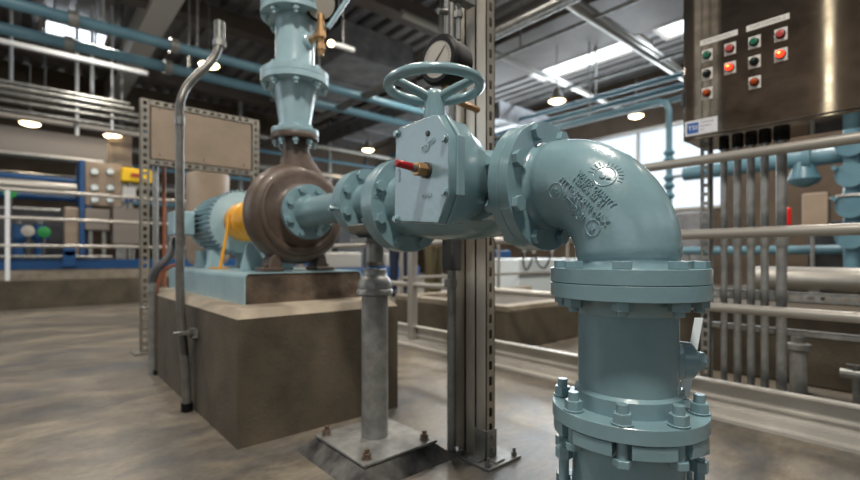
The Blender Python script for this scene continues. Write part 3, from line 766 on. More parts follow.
sb = at(461, 51, gd-.01)
m = MB(); ns = 6; vs = []
for i in range(ns+1):
    w = rad(50+28*i/ns); dd = -RT*0 + UP*math.sin(w) - (gn.cross(UP)).normalized()*math.cos(w)*-1
    for off in (-.050, -.02): vs.append(gc+gn*off+dd.normalized()*.0606)
m.add(vs, [(2*i, 2*i+1, 2*i+3, 2*i+2) for i in range(ns)])
st = m.build('sticker', offw, g); 
bq = gc-gn*.03-UP*.058
MB().cyl(bq+UP*.004, bq-UP*.03, .011, 6).tube([bq-UP*.024, bq-UP*.03+Vector((.05, .02, 0)), Vector((QX-.045, QY-.03, (bq-UP*.03).z))], .010, 10).build('brass_fitting', brass, g)
# small strut arm with fittings above the gauge
ar = thing('strut_bracket', at(455, 8, 1.42), 'small galvanised bracket with two vertical rods at top, left of the strut column', 'bracket')
a0 = at(447, 12, 1.40)
MB().cyl(at(447, -60, 1.40), at(447, 36, 1.40), .0085, 12).build('threaded_rod', galv, ar)
MB().cyl(at(458.5, -60, 1.44), at(458.5, 40, 1.44), .0085, 12).cyl(at(458.5, 12, 1.44), at(458.5, 18, 1.44), .014, 6).build('threaded_rod', galv, ar)
MB().obox(at(457, -4, 1.43), (.13, .035, .03), 0).build('cross_piece', galv_d, ar, bevel=.002)
MB().cyl(at(447, 12, 1.395), at(438, 11, 1.38), .009, 8).build('side_fitting', galv, ar)

# ------------------------------------------------------------------ stainless control cabinet on the right
CX = 2.20
c1 = on_x(683, 142, CX); c0y = .02
cb = thing('control_cabinet', (CX, .4, c1.z), 'large brushed stainless-steel control cabinet with push buttons, upper right', 'cabinet')
MB().box(CX, CX+.28, c0y, c1.y, c1.z, c1.z+.95).build('cabinet_shell', steel, cb, bevel=.004)
MB().box(CX-.012, CX-.001, c0y+.0, c1.y-.012, c1.z+.012, c1.z+.94).build('door', steel, cb, bevel=.003)
FX = CX-.0125
def button(px, py, lens, w=.041, dome=False, lit=False, rr=.0145):
    p = on_x(px, py, FX)
    MB().box(FX-.0025, FX, p.y-w/2*1.0, p.y+w/2*1.0, p.z-w*.60, p.z+w*.60).build('legend_plate', plate_m, cb, smooth=0)
    b = MB().lathe([(0, rr+.002), (.010, rr+.002), (.011, rr)], (FX-.0025, p.y, p.z), (-1, 0, 0), 24).build('push_button' if not dome else 'pilot_light', black, cb, smooth=40)
    if dome: MB().lathe([(0, rr-.001), (.010, rr-.002), (.015, rr*.6), (.017, .001)], (FX-.0135, p.y, p.z), (-1, 0, 0), 20).build('lens', lens, b, smooth=50)
    else: MB().lathe([(0, rr-.001), (.004, rr-.001), (.005, rr-.003)], (FX-.0135, p.y, p.z), (-1, 0, 0), 20).build('button_cap', lens, b, smooth=40)
    if lit: MB().lathe([(0, .004), (.0015, .002)], (FX-.0302, p.y+.001, p.z+.001), (-1, 0, 0), 10).build('glowing_core', btn_h, b)
button(707.3, 55.5, btn_g); button(730.2, 49, btn_r); button(754.6, 42.3, btn_g); button(781, 34.7, btn_r)
button(707.3, 74, btn_dg, dome=True); button(730.2, 68, btn_l, dome=True, lit=True); button(754.6, 62, btn_dg, dome=True); button(781, 55, btn_l, dome=True, lit=True)
button(707.3, 93.5, btn_o, dome=True); button(754.8, 82.6, btn_o, dome=True)
def plate_on(px0, py0, px1, py1, h, mtl, name, x=FX, t=.0015):
    a = on_x(px0, py0, x); b = on_x(px1, py1, x); z = (a.z+b.z)/2
    return MB().box(x-t, x, min(a.y, b.y), max(a.y, b.y), z-h/2, z+h/2).build(name, mtl, cb, smooth=0), Vector((x-t, (a.y+b.y)/2, z)), abs(a.y-b.y)
for (a, b, s_) in (((700.3, 43.5), (737.8, 32.3), 'PUMP CONTROL 1'), ((746.5, 29), (789.5, 16), 'PUMP CONTROL 2')):
    o, c, L = plate_on(*a, *b, .023, plate_m, 'name_plate')
    text_mb(s_, .012, c, (0, -1, 0), (0, 0, 1), .0006, fit=L*.8).build('plate_lettering', labelink, o, smooth=0)
o, c, L = plate_on(685.2, 129.5, 717.5, 123.5, .064, labelwhite, 'maker_label')
a = on_x(687, 129, FX-.0015); b = on_x(698.5, 127, FX-.0015)
MB().box(FX-.0022, FX-.0015, b.y, a.y, c.z-.024, c.z+.022).build('logo_field', labelblue, o, smooth=0)
text_mb('TSI', .027, (FX-.0022, (a.y+b.y)/2, c.z-.001), (0, -1, 0), (0, 0, 1), .0006, fit=abs(a.y-b.y)*.8, bold=.0003).build('logo_lettering', labelwhite, o, smooth=0)
yr = on_x(708, 125, FX).y
for dz, s_ in ((.018, 'Technical'), (.002, 'Systems'), (-.014, 'Inc')):
    text_mb(s_, .013, (FX-.0015, on_x(700.5, 125, FX).y, c.z+dz), (0, -1, 0), (0, 0, 1), .0005, align='LEFT').build('label_lettering', labelink, o, smooth=0)
for zz in (c1.z+.16, c1.z+.80): MB().cyl((CX-.008, c1.y-.002, zz), (CX-.008, c1.y-.002, zz+.06), .007, 10).build('hinge', steel_d, cb)
zB = c1.z
# conduits dropping out of the cabinet
GX = 2.36
grp = 'grey conduits dropping from the stainless cabinet'
names = ['leftmost', 'second from the left', 'third from the left', 'fourth from the left', 'rightmost and thickest']
for i, (px, r) in enumerate(((724, .0135), (737.5, .0150), (751, .0150), (764.8, .0150), (781.5, .019))):
    p = on_x(px, 250, GX)
    t = thing('conduit', (GX, p.y, 0), 'grey vertical conduit below the stainless cabinet, %s of five' % names[i], 'conduit', grp)
    MB().cyl((GX, p.y, .0), (GX, p.y, zB-.012), r, 14).build('conduit_tube', galv_d, t)
    MB().cyl((GX, p.y, zB-.03), (GX, p.y, zB-.001), r*1.55, 8).build('hub_fitting', black, t)
    MB().cyl((GX, p.y, CZ+.04), (GX, p.y, CZ+.085), r*1.25, 12).build('coupling', galv_d, t)
pst = on_x(704.5, 250, GX)
t = thing('conduit_rack', (GX, pst.y, 0), 'perforated galvanised strut post and cross bars behind the right guard rail', 'frame')
m = MB(); strut(m, (GX+.03, pst.y, 0), (GX+.03, pst.y, zB+.3), (-1, 0, 0), slot=(.026, .018), lips=False, pitch=.042); m.build('post', galv_d, t, smooth=0)
y2 = -.55
m = MB(); strut(m, (GX+.03, y2, 0), (GX+.03, y2, zB+.3), (-1, 0, 0)); m.build('post', galv_d, t, smooth=0)
zz = on_x(715, 293, GX+.03).z
m = MB(); strut(m, (GX+.045, y2, zz), (GX+.045, pst.y+.02, zz), (-1, 0, 0), slot=(.03, .014)); m.build('cross_bar', galv_d, t, smooth=0)
zz = on_x(715, 325, GX+.03).z
m = MB(); strut(m, (GX+.045, y2, zz), (GX+.045, pst.y+.02, zz), (-1, 0, 0), w=.025, holes=False); m.build('cross_bar', galv_d, t, smooth=0)

# ------------------------------------------------------------------ beyond the right guard rail
m = MB(); m.box(2.45, 4.3, 2.02, 3.3, 0, .27)
q1 = thing('concrete_pedestal', (3.3, 2.6, 0), 'brown concrete pedestal with raised rim, beyond the guard rail between column and riser', 'pedestal')
m.build('pedestal_block', concrete, q1, bevel=.01)
m = MB(); m.box(2.45, 4.3, 2.02, 2.14, .27, .31); m.box(2.45, 4.3, 3.18, 3.3, .27, .31); m.box(2.45, 2.57, 2.14, 3.18, .27, .31)
m.build('rim', conc_top, q1, bevel=.006)
tag(MB().box(2.95, 5.8, -2.0, 1.45, 0, .36).build('concrete_pedestal', concrete, bevel=.012), 'dark brown concrete pedestal beyond the guard rail at lower right, under the pale tank', 'pedestal')
tk = thing('horizontal_tank', (3.8, .2, .36), 'pale steel horizontal cylinder lying beyond the conduits at right', 'tank')
zz = CZ-24/F*3.0
MB().lathe([(0, .03), (.015, .07), (.035, .085), (1.9, .085), (1.92, .07), (1.935, .03)], (3.8, -.98, zz), (0, 1, 0), 32).build('tank_shell', alu, tk, smooth=40)
for yy in (-.6, .6): MB().box(3.72, 3.88, yy-.03, yy+.03, .36, zz-.06).build('saddle', galv_d, tk)
# valves on short pipes low right
vp = thing('pipe_stub', (2.72, .3, 0), 'dark capped pipe stub rising from the floor behind the conduits at lower right', 'pipe')
p = on_x(797, 395, 2.75); 
MB().lathe([(0, .035), (.20, .035), (.21, .05), (.235, .05), (.24, .03), (.27, .03)], (2.78, p.y, 0), (0, 0, 1), 20).build('stub', galv_d, vp, smooth=30)
p = on_x(856, 378, 2.6)
vp = thing('drain_valve', (2.6, p.y, 0), 'small grey drain valve beyond the toe board at the right edge', 'valve')
MB().cyl((2.6, p.y, 0), (2.6, p.y, .19), .012, 10).build('stem_pipe', galv_d, vp)
MB().cyl((2.6, p.y-.05, .16), (2.6, p.y+.05, .16), .02, 10).build('valve_body', galv_d, vp)
MB().box(2.59, 2.61, p.y-.05, p.y+.03, .195, .20).build('handle', galv, vp)
# blue header pipes
def pipe_thing(name, pts, r, mtl, label, cat='pipe', fl=(), n=14):
    t = thing(name, pts[0], label, cat)
    MB().tube(pts, r, n).build('pipe_wall', mtl, t, smooth=60)
    for (k, f_) in fl:
        a = Vector(pts[k]); b = Vector(pts[k+1]); c = a.lerp(b, f_); d = (b-a).normalized()
        MB().cyl(c-d*.03, c+d*.03, r*1.6, 20).build('flange', mtl, t)
    return t
zz = on_x(790, 161, 5.2).z
pipe_thing('blue_pipe', [(5.2, -1.5, zz+.0), (5.2, 1.9, zz)], .07, pipe_blue, 'blue header pipe seen above the red sleeve, behind the conduits at right', fl=((0, .62), (0, .7)))
hv = thing('header_valve', (5.2, 1.0, zz-.3), 'round blue valve bonnet hanging below the blue header pipe at right', 'valve')
p = on_x(804, 176, 5.2)
MB().lathe([(0, .03), (.03, .10), (.07, .125), (.12, .10), (.22, .07)], (5.2, p.y, p.z-.10), (0, 0, 1), 24).build('bonnet', pipe_blue, hv, smooth=40)
zz2 = on_x(800, 250, 5.6).z
bpt = pipe_thing('blue_pipe', [(5.6, -2.5, zz2), (5.6, 2.9, zz2)], .045, pipe_blue, 'lower blue pipe running just above the pale tank at right')
for yy in (-2.3, 2.0): MB().cyl((5.6, yy, 0), (5.6, yy, zz2), .02, 8).build('support_leg', galv_d, bpt)
vs_ = thing('valve_stack', (5.1, -.05, .36), 'stack of blue valves at the right edge beyond the guard rail', 'valve')
p = on_x(852, 170, 5.1)
MB().cyl((5.1, p.y, .36), (5.1, p.y, p.z+.35), .055, 16).build('riser', pipe_blue, vs_)
for dz in (-.55, -.3, -.05, .2):
    MB().cyl((5.0, p.y, p.z+dz), (5.2, p.y, p.z+dz), .10, 16).cyl((4.94, p.y+.09, p.z+dz+.06), (5.0, p.y+.09, p.z+dz+.06), .02, 8).build('valve_body', pipe_blue, vs_)
p = on_x(786, 217, 4.4)
rsl = thing('red_sleeve', (4.4, p.y, .36), 'bright red sleeve on a thin upright tube, right of the conduits', 'sleeve')
MB().lathe([(0, .02), (.01, .033), (.13, .033), (.14, .02)], (4.4, p.y, p.z-.07), (0, 0, 1), 16).build('sleeve', redl, rsl, smooth=40)
MB().cyl((4.4, p.y, .36), (4.4, p.y, p.z-.06), .008, 8).build('tube', galv_d, rsl)
p = on_x(812, 210, 5.0); p2 = on_x(842, 204, 5.0)
lb_ = thing('junction_box', (5.0, p.y, .36), 'pale junction box on legs with a bent conduit, beyond the red sleeve', 'box')
MB().box(4.95, 5.1, p.y-.11, p.y+.06, p.z-.14, p.z+.14).build('box_body', beige, lb_, bevel=.01)
MB().cyl((5.02, p.y, .36), (5.02, p.y, p.z-.14), .015, 8).build('leg', galv_d, lb_)
MB().tube([(5.0, p.y-.1, p.z+.08), (5.0, p2.y, p.z+.10), (5.0, p2.y-.4, p.z+.1)], .014, 8).build('conduit_tube', galv, lb_)
# brick-brown partition behind
part = MB().box(7.4, 7.55, -5, on_x(735, 200, 7.4).y, 0, 2.6).build('wall_partition', wallm, smooth=0); struct(part)
cabn = MB().box(5.9, 6.3, -.2, 1.0, 0, 1.0)
tag(cabn.build('equipment_cabinet', dgrey, bevel=.01), 'dark grey equipment cabinet behind the lower blue pipe at right', 'cabinet')

# pale machine and blue items seen low between column and riser
p = on_x(500, 300, 4.6)
wt = thing('white_tank', (5.2, 3.9, 0), 'pale blue-white rectangular tank seen between strut column and riser', 'tank')
MB().box(4.4, 6.0, 3.45, 4.35, .16, .62).build('tank_body', offw, wt, bevel=.02)
MB().box(4.5, 5.9, 3.55, 4.25, 0, .16).build('tank_base', dgrey, wt)
for k, (px, py) in enumerate(((524, 252), (534, 252), (552, 252))):
    p = on_y(px, py, 3.9)
    tag(MB().cyl((p.x, 3.9, .62), (p.x, 3.9, p.z), .016, 10).sphere((p.x, 3.9, p.z+.015), .03, 8).build('knob_valve', galv, smooth=60),
        'small shiny valve on top of the pale tank, %s of three' % ['leftmost', 'middle', 'rightmost'][k], 'valve', 'valves on the pale tank')
tag(MB().box(5.0, 5.5, 4.45, 4.95, 0, .74).build('machine_box', skid_blue, bevel=.02), 'small bright blue machine box just behind the pale tank', 'machine')
# inner guard rail beyond (thin)
t = thing('guard_rail', (4.0, 3.36, 0), 'thin warm-lit guard rail standing behind the rimmed concrete pedestal', 'railing')
for z in (.45, .9): MB().cyl((2.6, 3.42, z), (6.8, 3.42, z), .016, 10).build('rail', alu, t)
for xx in (2.62, 4.0, 5.4, 6.8): MB().cyl((xx, 3.42, 0), (xx, 3.42, .92), .018, 10).build('post', alu, t)
p = [on_y(x_, y_, 3.40) for x_, y_ in ((523, 252), (524, 266), (527, 270), (531, 262), (534, 254), (538, 264), (545, 268), (551, 255))]
pq, _ = catmull(p, [0.0]*len(p), 4)
tag(MB().tube(pq, .010, 8).build('cable', black, smooth=60), 'black cable hanging in loops in front of the pale tank', 'cable')

# people beyond the guard rail
def person(px, d, trousers, top_m, label, yaw, hair=hairm):
    b = at(px, 256, d); b.z = 0
    me = bpy.data.meshes.new('person'); 
    J = [(0, 0, .93), (0, 0, 1.12), (0, .0, 1.34), (0, .0, 1.47), (0, .01, 1.54),            # pelvis .. neck
         (.09, 0, .88), (.10, .01, .50), (.11, -.02, .09), (.12, .12, .035),                   # leg R 5-8
         (-.09, 0, .88), (-.10, .03, .50), (-.12, .0, .09), (-.13, .14, .035),                  # leg L 9-12
         (.18, 0, 1.40), (.24, -.02, 1.13), (.22, .12, .93), (-.18, 0, 1.40), (-.24, -.02, 1.13), (-.22, .10, .92)]
    E = [(0, 1), (1, 2), (2, 3), (3, 4), (0, 5), (5, 6), (6, 7), (7, 8), (0, 9), (9, 10), (10, 11), (11, 12), (2, 13), (13, 14), (14, 15), (2, 16), (16, 17), (17, 18)]
    R = [.135, .125, .15, .07, .055, .095, .062, .045, .04, .095, .062, .045, .04, .06, .045, .032, .06, .045, .032]
    me.from_pydata(J, E, []); o = bpy.data.objects.new('person', me); C.objects.link(o)
    o.location = b; o.rotation_euler = (0, 0, yaw)
    sk = o.modifiers.new('skin', 'SKIN'); ss = o.modifiers.new('sub', 'SUBSURF'); ss.levels = 1; ss.render_levels = 2
    for i, r in enumerate(R): me.skin_vertices[0].data[i].radius = (r, r*.8 if i < 3 else r)
    me.skin_vertices[0].data[0].use_root = True
    me.materials.append(top_m)
    tag(o, label, 'person')
    def child(name, mb, m_):
        c = mb.build(name, m_, None, smooth=60); c.parent = o; return c
    hd = MB().lathe([(-.12, .03), (-.09, .06), (-.03, .077), (.04, .080), (.09, .06), (.115, .02)], (0, .02, 1.65), (0, 0, 1), 20)
    hd.sphere((0, .10, 1.64), .016, 6); hd.sphere((.078, .01, 1.64), .018, 6); hd.sphere((-.078, .01, 1.64), .018, 6); child('head', hd, skin)
    child('hair', MB().lathe([(0, .088), (.05, .080), (.085, .04), (.095, .005)], (0, 0, 1.68), (0, 0, 1), 20), hair)
    lg = MB()
    for a, m1, c_, s in ((5, 6, 7, 1), (9, 10, 11, -1)):
        lg.tube([Vector(J[0])*.5+Vector(J[a])*.5+Vector((0, 0, .04)), J[a], J[m1], J[c_], Vector(J[c_])-Vector((0, 0, .05))], .1, 16, radii=[.10, .108, .078, .066, .068])
    child('trousers', lg, trousers)
    sh = MB()
    for i in (8, 12): p = Vector(J[i]); sh.tube([p+Vector((0, -.17, .012)), p+Vector((0, -.06, .012)), p+Vector((0, .07, .0))], .045, 12, radii=[.044, .046, .034])
    child('shoes', sh, black)
    for i, s in ((15, 1), (18, -1)):
        h = MB(); p = Vector(J[i]); h.tube([p, p+Vector((0, .03, -.05)), p+Vector((-.01*s, .05, -.09))], .03, 10, radii=[.028, .036, .028])
        for k in range(4): q_ = p+Vector((.018-.012*k, .05, -.085)); h.tube([q_, q_+Vector((0, .015, -.035)), q_+Vector((0, .005, -.065+.004*abs(k-1))) ], .008, 6)
        h.tube([p+Vector((-.03*s, .035, -.03)), p+Vector((-.045*s, .06, -.06)), p+Vector((-.04*s, .07, -.085))], .009, 6)
        child('hand', h, skin)
    return o
person(400, 7.6, denim, shirt_a, 'standing person in dark blue jeans, seen behind the pump pipework', rad(150))
person(433, 7.0, khaki, khaki, 'standing person in olive trousers, seen between the pipe stand and column', rad(200))

# ------------------------------------------------------------------ left: conduits by the plinth, rack frame
fp = on_z(187, 411, 0); KX, KYy = fp.x, fp.y
vc = thing('conduit', (KX, KYy, 0), 'tall grey conduit with an S-bend top beside the plinth, left of the pump', 'conduit')
dtop = (Vector((KX, KYy, 0))-CAM).dot(FW)
pts = [Vector((KX, KYy, 0)), at(186.5, 385, dtop), at(184, 350, dtop), at(181, 315, dtop), at(180, 285, dtop), at(180, 240, dtop), at(179.8, 180, dtop), at(179.6, 130, dtop), at(179.5, 112, dtop)]
pts += [at(181, 100, dtop), at(186, 88, dtop+.02), at(195, 77, dtop+.04), at(205, 68, dtop+.06), at(213, 59, dtop+.08), at(218, 49, dtop+.09), at(219.5, 40, dtop+.1), at(219.5, 24, dtop+.1)]
pq, _ = catmull([Vector(p) for p in pts], [0.0]*len(pts), 4)
MB().tube(pq, .0175, 16).build('conduit_tube', conduit_m, vc, smooth=60)
MB().cyl(at(219.5, 42, dtop+.1), at(219.5, 22, dtop+.1), .024, 12).build('coupling', galv, vc)
MB().cyl(at(219.5, 47, dtop+.1), at(219.5, 41, dtop+.1), .029, 8).build('bushing', galv, vc)
MB().cyl(at(179.6, 125, dtop), at(179.6, 117, dtop), .021, 12).build('coupling', galv, vc)
MB().cyl((KX, KYy, .0), (KX, KYy, .035), .024, 12).build('floor_bushing', black, vc)
def clip(zc, yy, xx, label):
    t = thing('strut_clip', (CX0, yy, zc), label, 'clamp')
    m = MB(); strut(m, (CX0-.001, yy-.0, zc), (xx+.02, yy, zc), (0, 0, 1), holes=False); m.build('strut_stub', galv_d, t, smooth=0)
    MB().box(xx-.024, xx+.026, yy-.026, yy+.026, zc+.0, zc+.012).build('clamp_strap', galv, t)
    MB().cyl((xx-.045, yy, zc+.008), (xx-.02, yy, zc+.008), .007, 6).build('clamp_bolt', galv, t)
    return t
p = at(182.5, 330, dtop); clip(p.z-.01, KYy-.045, p.x-.002, 'galvanised strut clip holding the tall conduit to the plinth side')
# flexible conduit and copper-coloured cable
f0 = on_z(152.5, 374, 0)
fc = thing('flexible_conduit', (f0.x, f0.y, 0), 'grey flexible conduit curving from the motor terminal box down to the floor', 'conduit')
d0 = (f0-CAM).dot(FW)
MB().cyl(f0, at(152.3, 290, d0), .0195, 14).build('rigid_tube', galv_d, fc)
MB().cyl(at(152.3, 292, d0), at(152.3, 283, d0), .026, 8).build('connector', galv_d, fc)
pts = [at(152.3, 288, d0), at(152.5, 279, d0), at(156, 270, d0), at(163, 263, d0+.02), at(169, 256, d0+.05), at(172, 245, d0+.10), at(173, 236, d0+.16)]
pq, _ = catmull(pts, [0.0]*len(pts), 5); MB().tube(pq, .0215, 14).build('flexible_hose', rubber, fc, smooth=60)
cb_ = thing('power_cable', (f0.x+.04, f0.y, 0), 'copper-coloured cable arching beside the flexible conduit at the plinth', 'cable')
pts = [at(158.5, 372, d0+.01), at(157, 330, d0+.01), at(156.5, 295, d0+.01), at(158, 283, d0+.01), at(163, 272, d0+.03), at(172, 266, d0+.05), at(184, 264, d0+.10)]
pq, _ = catmull(pts, [0.0]*len(pts), 5); MB().tube(pq, .0105, 8).build('cable_sheath', copper, cb_, smooth=60)
MB().cyl(at(158.8, 376, d0+.0), at(158.6, 370, d0+.0), .028, 10).build('floor_bushing', black, cb_)
clip(at(155, 309, d0).z, f0.y+.035, at(155, 309, d0).x-.02, 'galvanised strut clip holding the flexible conduit to the plinth side')

# rack frame with cabinet back
RY = 3.62
rk = thing('strut_rack', (.6, RY, 0), 'perforated galvanised strut rack carrying a beige board, behind the motor', 'rack')
xa = on_y(144.5, 300, RY).x; xb = on_y(255, 150, RY).x
zt_ = on_y(144, 99, RY).z; zbt = on_y(144, 160, RY).z
m = MB(); strut(m, (xa, RY, .01), (xa, RY, zt_), (0, -1, 0), w=.055, slot=(.028, .022)); m.build('post', galv_o, rk, smooth=0)
m = MB(); strut(m, (xb, RY, .01), (xb, RY, zt_), (0, -1, 0), w=.055, slot=(.028, .022)); m.build('post', galv_o, rk, smooth=0)
for z in (zt_-.02, zbt-.01):
    m = MB(); strut(m, (xa+.028, RY-.004, z), (xb-.028, RY-.004, z), (0, -1, 0), slot=(.028, .018)); m.build('cross_bar', galv_o, rk, smooth=0)
MB().box(xa-.07, xa+.09, RY-.08, RY+.08, 0, .01).build('base_plate', galv, rk); MB().box(xb-.07, xb+.07, RY-.08, RY+.08, 0, .01).build('base_plate', galv, rk)
bd_ = MB().box(xa+.035, xb-.035, RY-.02, RY+.10, zbt+.015, zt_-.045).build('board', beige, rk, bevel=.004)
for fx in (.12, .5, .88):
    for fz in (.12, .88): MB().sphere((xa+(xb-xa)*fx, RY-.021, zbt+(zt_-zbt)*fz), .008, 5).build('rivet', beige, bd_)
tag(MB().cyl((xa+.07, RY+.03, 0), (xa+.07, RY+.03, zbt), .017, 12).build('conduit', galv_d), 'grey conduit standing tight beside the perforated rack post at left', 'conduit')
for k, px in enumerate((157, 164)):
    x_ = on_y(px, 250, RY+.2).x
    tag(MB().cyl((x_, RY+.2, 0), (x_, RY+.2, zt_-.2), .012, 10).build('conduit', galv if k == 0 else copper), ['bright thin conduit', 'reddish thin conduit'][k]+' rising behind the beige rack board', 'conduit')

# arching pale tube behind the rack
# ------------------------------------------------------------------ left background machinery
YB = 9.0
def bx(px0, px1, py0, py1, y=YB, dp=.4):
    a = on_y(px0, py0, y); b = on_y(px1, py1, y); pm = (px0+px1)/2
    z1_ = on_y(pm, py0, y).z; z0_ = on_y(pm, py1, y).z
    return (a.x, b.x, y, y+dp, z0_, z1_)
zk_ = .352
sk = thing('blue_skid', (0, YB, 0), 'long bright blue skid base with lifting lug, beyond the kerb at left', 'machine base')
a = bx(-60, 320, 259.5, 268, YB, 1.6); MB().box(*a).build('skid_beam', skid_blue, sk, smooth=0)
a = bx(-60, 320, 268, 300, YB+.02, 1.4); MB().box(a[0], a[1], a[2], a[3], 0, a[5]-.002).build('skid_foot', conc_top, sk, smooth=0)
for xx in (-2.6, on_y(81, 200, YB+.4).x): MB().box(xx-.04, xx+.04, YB+.12, YB+.82, zk_+.3, on_y(81, 163, YB+.4).z).build('frame_upright', skid_blue, sk, smooth=0)
a = bx(63, 76, 251, 266, YB-.12, .1); MB().box(*a).cyl(((a[0]+a[1])/2, a[2], a[5]), ((a[0]+a[1])/2, a[3], a[5]), (a[1]-a[0])/2, 18).build('lifting_lug', skid_blue, sk)
zsk = on_y(70, 259.5, YB).z
gp = thing('gauge_panel', (.9, YB+.1, zsk), 'beige instrument panel with six round gauges in two columns, far left', 'panel')
a = bx(85, 122, 163, 206, YB+.1, .15); MB().box(*a).build('panel_board', beige, gp, bevel=.01)
MB().box(a[0]+.03, a[0]+.08, YB+.12, YB+.2, zsk, a[4]).box(a[1]-.08, a[1]-.03, YB+.12, YB+.2, zsk, a[4]).build('panel_legs', skid_blue, gp)
for px in (94.5, 110):
    for py in (172, 188, 200):
        p = on_y(px, py, YB+.1)
        gg = MB().lathe([(0, .06), (.04, .06), (.045, .05)], (p.x, YB+.10, p.z), (0, -1, 0), 18).build('gauge', galv, gp, smooth=40)
        MB().lathe([(0, .048), (.002, .048)], (p.x, YB+.0545, p.z), (0, -1, 0), 18).build('dial', offw, gg)
        MB().sphere((p.x+.01, YB+.03, p.z-.045), .017, 6).build('knob', galv, gg)
p0_ = bx(80, 84.5, 160, 262, YB+.02, .1); MB_ = MB().box(p0_[0], p0_[1], p0_[2], p0_[3], zsk, p0_[5])
tag(MB_.build('machine_frame_post', skid_blue), 'upright blue machine post left of the six-gauge panel', 'post')
yb = thing('yellow_cabinet', (1.2, YB, zsk), 'small bright yellow cabinet with a red bar, above the grey boxes at left', 'cabinet')
a = bx(122, 152, 168.5, 182, YB-.1, .2); MB().box(*a).build('cabinet_shell', yellow_b, yb, bevel=.02)
b_ = bx(131, 140, 173.5, 177, YB-.115, .02); MB().box(*b_).build('red_bar', redp, yb)
MB().box(a[0]+.1, a[0]+.16, YB, YB+.08, zsk, a[4]).build('stand', galv_d, yb)
a = bx(85, 110, 209, 230, YB+.0, .3); c_ = thing('grey_box', (a[0], YB, zsk), 'grey-brown enclosure below the six-gauge panel', 'box')
MB().box(*a).build('enclosure', greyp, c_, bevel=.01); MB().box(a[0]+.05, a[0]+.10, YB+.05, YB+.1, zsk, a[4]).box(a[1]-.1, a[1]-.05, YB+.05, YB+.1, zsk, a[4]).build('legs', galv_d, c_)
a = bx(113, 139, 208, 244, YB-.05, .3); c_ = thing('grey_box', (a[0], YB, zsk), 'larger grey-brown enclosure with conduits, right of the smaller enclosure', 'box')
MB().box(*a).build('enclosure', greyp, c_, bevel=.01); MB().box(a[0]+.05, a[0]+.10, YB, YB+.05, zsk, a[4]).box(a[1]-.1, a[1]-.05, YB, YB+.05, zsk, a[4]).build('legs', galv_d, c_)
a = bx(123, 136, 187, 201, YB-.05, .1); c_ = thing('control_box', (a[0], YB, zsk), 'pale lilac control box with blue glands under the yellow cabinet', 'box')
MB().box(*a).build('enclosure', plate_m, c_, bevel=.01); MB().box(a[0]+.02, a[0]+.05, YB, YB+.04, zsk, a[4]).build('leg', galv_d, c_)
for px in (127, 132, 139): p = on_y(px, 200, YB-.06); MB().sphere((p.x, YB-.06, p.z), .03, 6).build('gland', labelblue, c_)
a = bx(64, 80, 207, 255, YB+.1, .3); 
tag(MB().box(a[0], a[1], a[2], a[3], zsk, a[5]).build('filter_housing', beige, bevel=.03), 'beige upright filter housing left of the blue post', 'housing')
# horizontal pipes of the skid
def hpipe(px0, px1, py, r, y, mtl, label, name='skid_pipe'):
    z = on_y((px0+px1)/2, py, y).z; xa_ = on_y(px0, py, y).x; xb_ = on_y(px1, py, y).x
    return tag(MB().cyl((xa_, y, z), (xb_, y, z), r, 16).build(name, mtl), label, 'pipe')
hpipe(-60, 77, 184, .085, YB+.3, alu, 'fat pale horizontal pipe on the skid behind the top guard rail, far left')
hpipe(-60, 84, 176.5, .05, YB+.5, skid_blue, 'blue horizontal pipe just above the fat pale pipe, far left')
hpipe(-60, 84, 195, .05, YB+.5, skid_blue, 'blue horizontal pipe just below the top guard rail, far left')
hpipe(-60, 104, 154, .04, YB+.7, alu, 'thin bright horizontal pipe under the dark beam, far left')
hpipe(-60, 60, 208, .035, YB+.1, galv, 'thin grey horizontal pipe between the guard rails, far left')
hpipe(-60, 63, 257, .025, YB-.05, galv, 'thin pale pipe just above the blue skid beam')
hpipe(76, 112, 257, .025, YB-.05, galv, 'short pale pipe right of the blue lifting lug')
for k, (px, py, mt_, nm) in enumerate(((28, 231, dial, 'round white valve wheel among the dark pumps, far left'), (44, 232, green, 'round green valve wheel among the dark pumps, far left'), (10, 193, green, 'small green valve wheel beside the white rail post'))):
    p = on_y(px, py, YB-.02); z_ = p.z
    v_ = thing('valve', (p.x, YB, zsk), nm, 'valve')
    MB().lathe([(0, .02), (.01, .075), (.03, .08), (.04, .03)], (p.x, YB-.02, z_), (0, -1, 0), 18).build('valve_wheel', mt_, v_, smooth=40)
    MB().cyl((p.x, YB+.03, zsk), (p.x, YB+.03, z_+.05), .025, 10).build('valve_stem', dgrey, v_)
for k, (px, py) in enumerate(((18, 222), (40, 222))):
    p = on_y(px, py+2, YB+.2)
    v_ = thing('skid_pump', (p.x, YB+.2, zsk), ['dark blue small pump on the skid, the left one of two', 'dark blue small pump on the skid, the right one of two'][k], 'pump', 'small dark pumps on the skid')
    MB().cyl((p.x, YB+.2, zsk), (p.x, YB+.2, p.z), .07, 16).lathe([(0, .1), (.05, .11), (.1, .1)], (p.x, YB+.2, p.z-.25), (0, 0, 1), 18).build('pump_body', skid_blue, v_)
    MB().sphere((p.x, YB+.15, p.z+.01), .045, 8).build('cap', galv, v_)
tag(MB().box(*bx(-60, 78, 205, 257, YB+.9, .5)).build('equipment_cabinet', dgrey), 'dark low equipment bank behind the small pumps, far left', 'cabinet')
tag(MB().box(*bx(-60, 108, 128, 152, YB+1.0, .5)).build('overhead_beam', greyp), 'grey-green horizontal beam above the skid, far left', 'beam')
tag(MB().box(*bx(110, 132, 128, 166, 11.5, .3)).build('lit_wall_panel', beige), 'warm tan panel on the far side beyond the hanging lamp', 'panel')
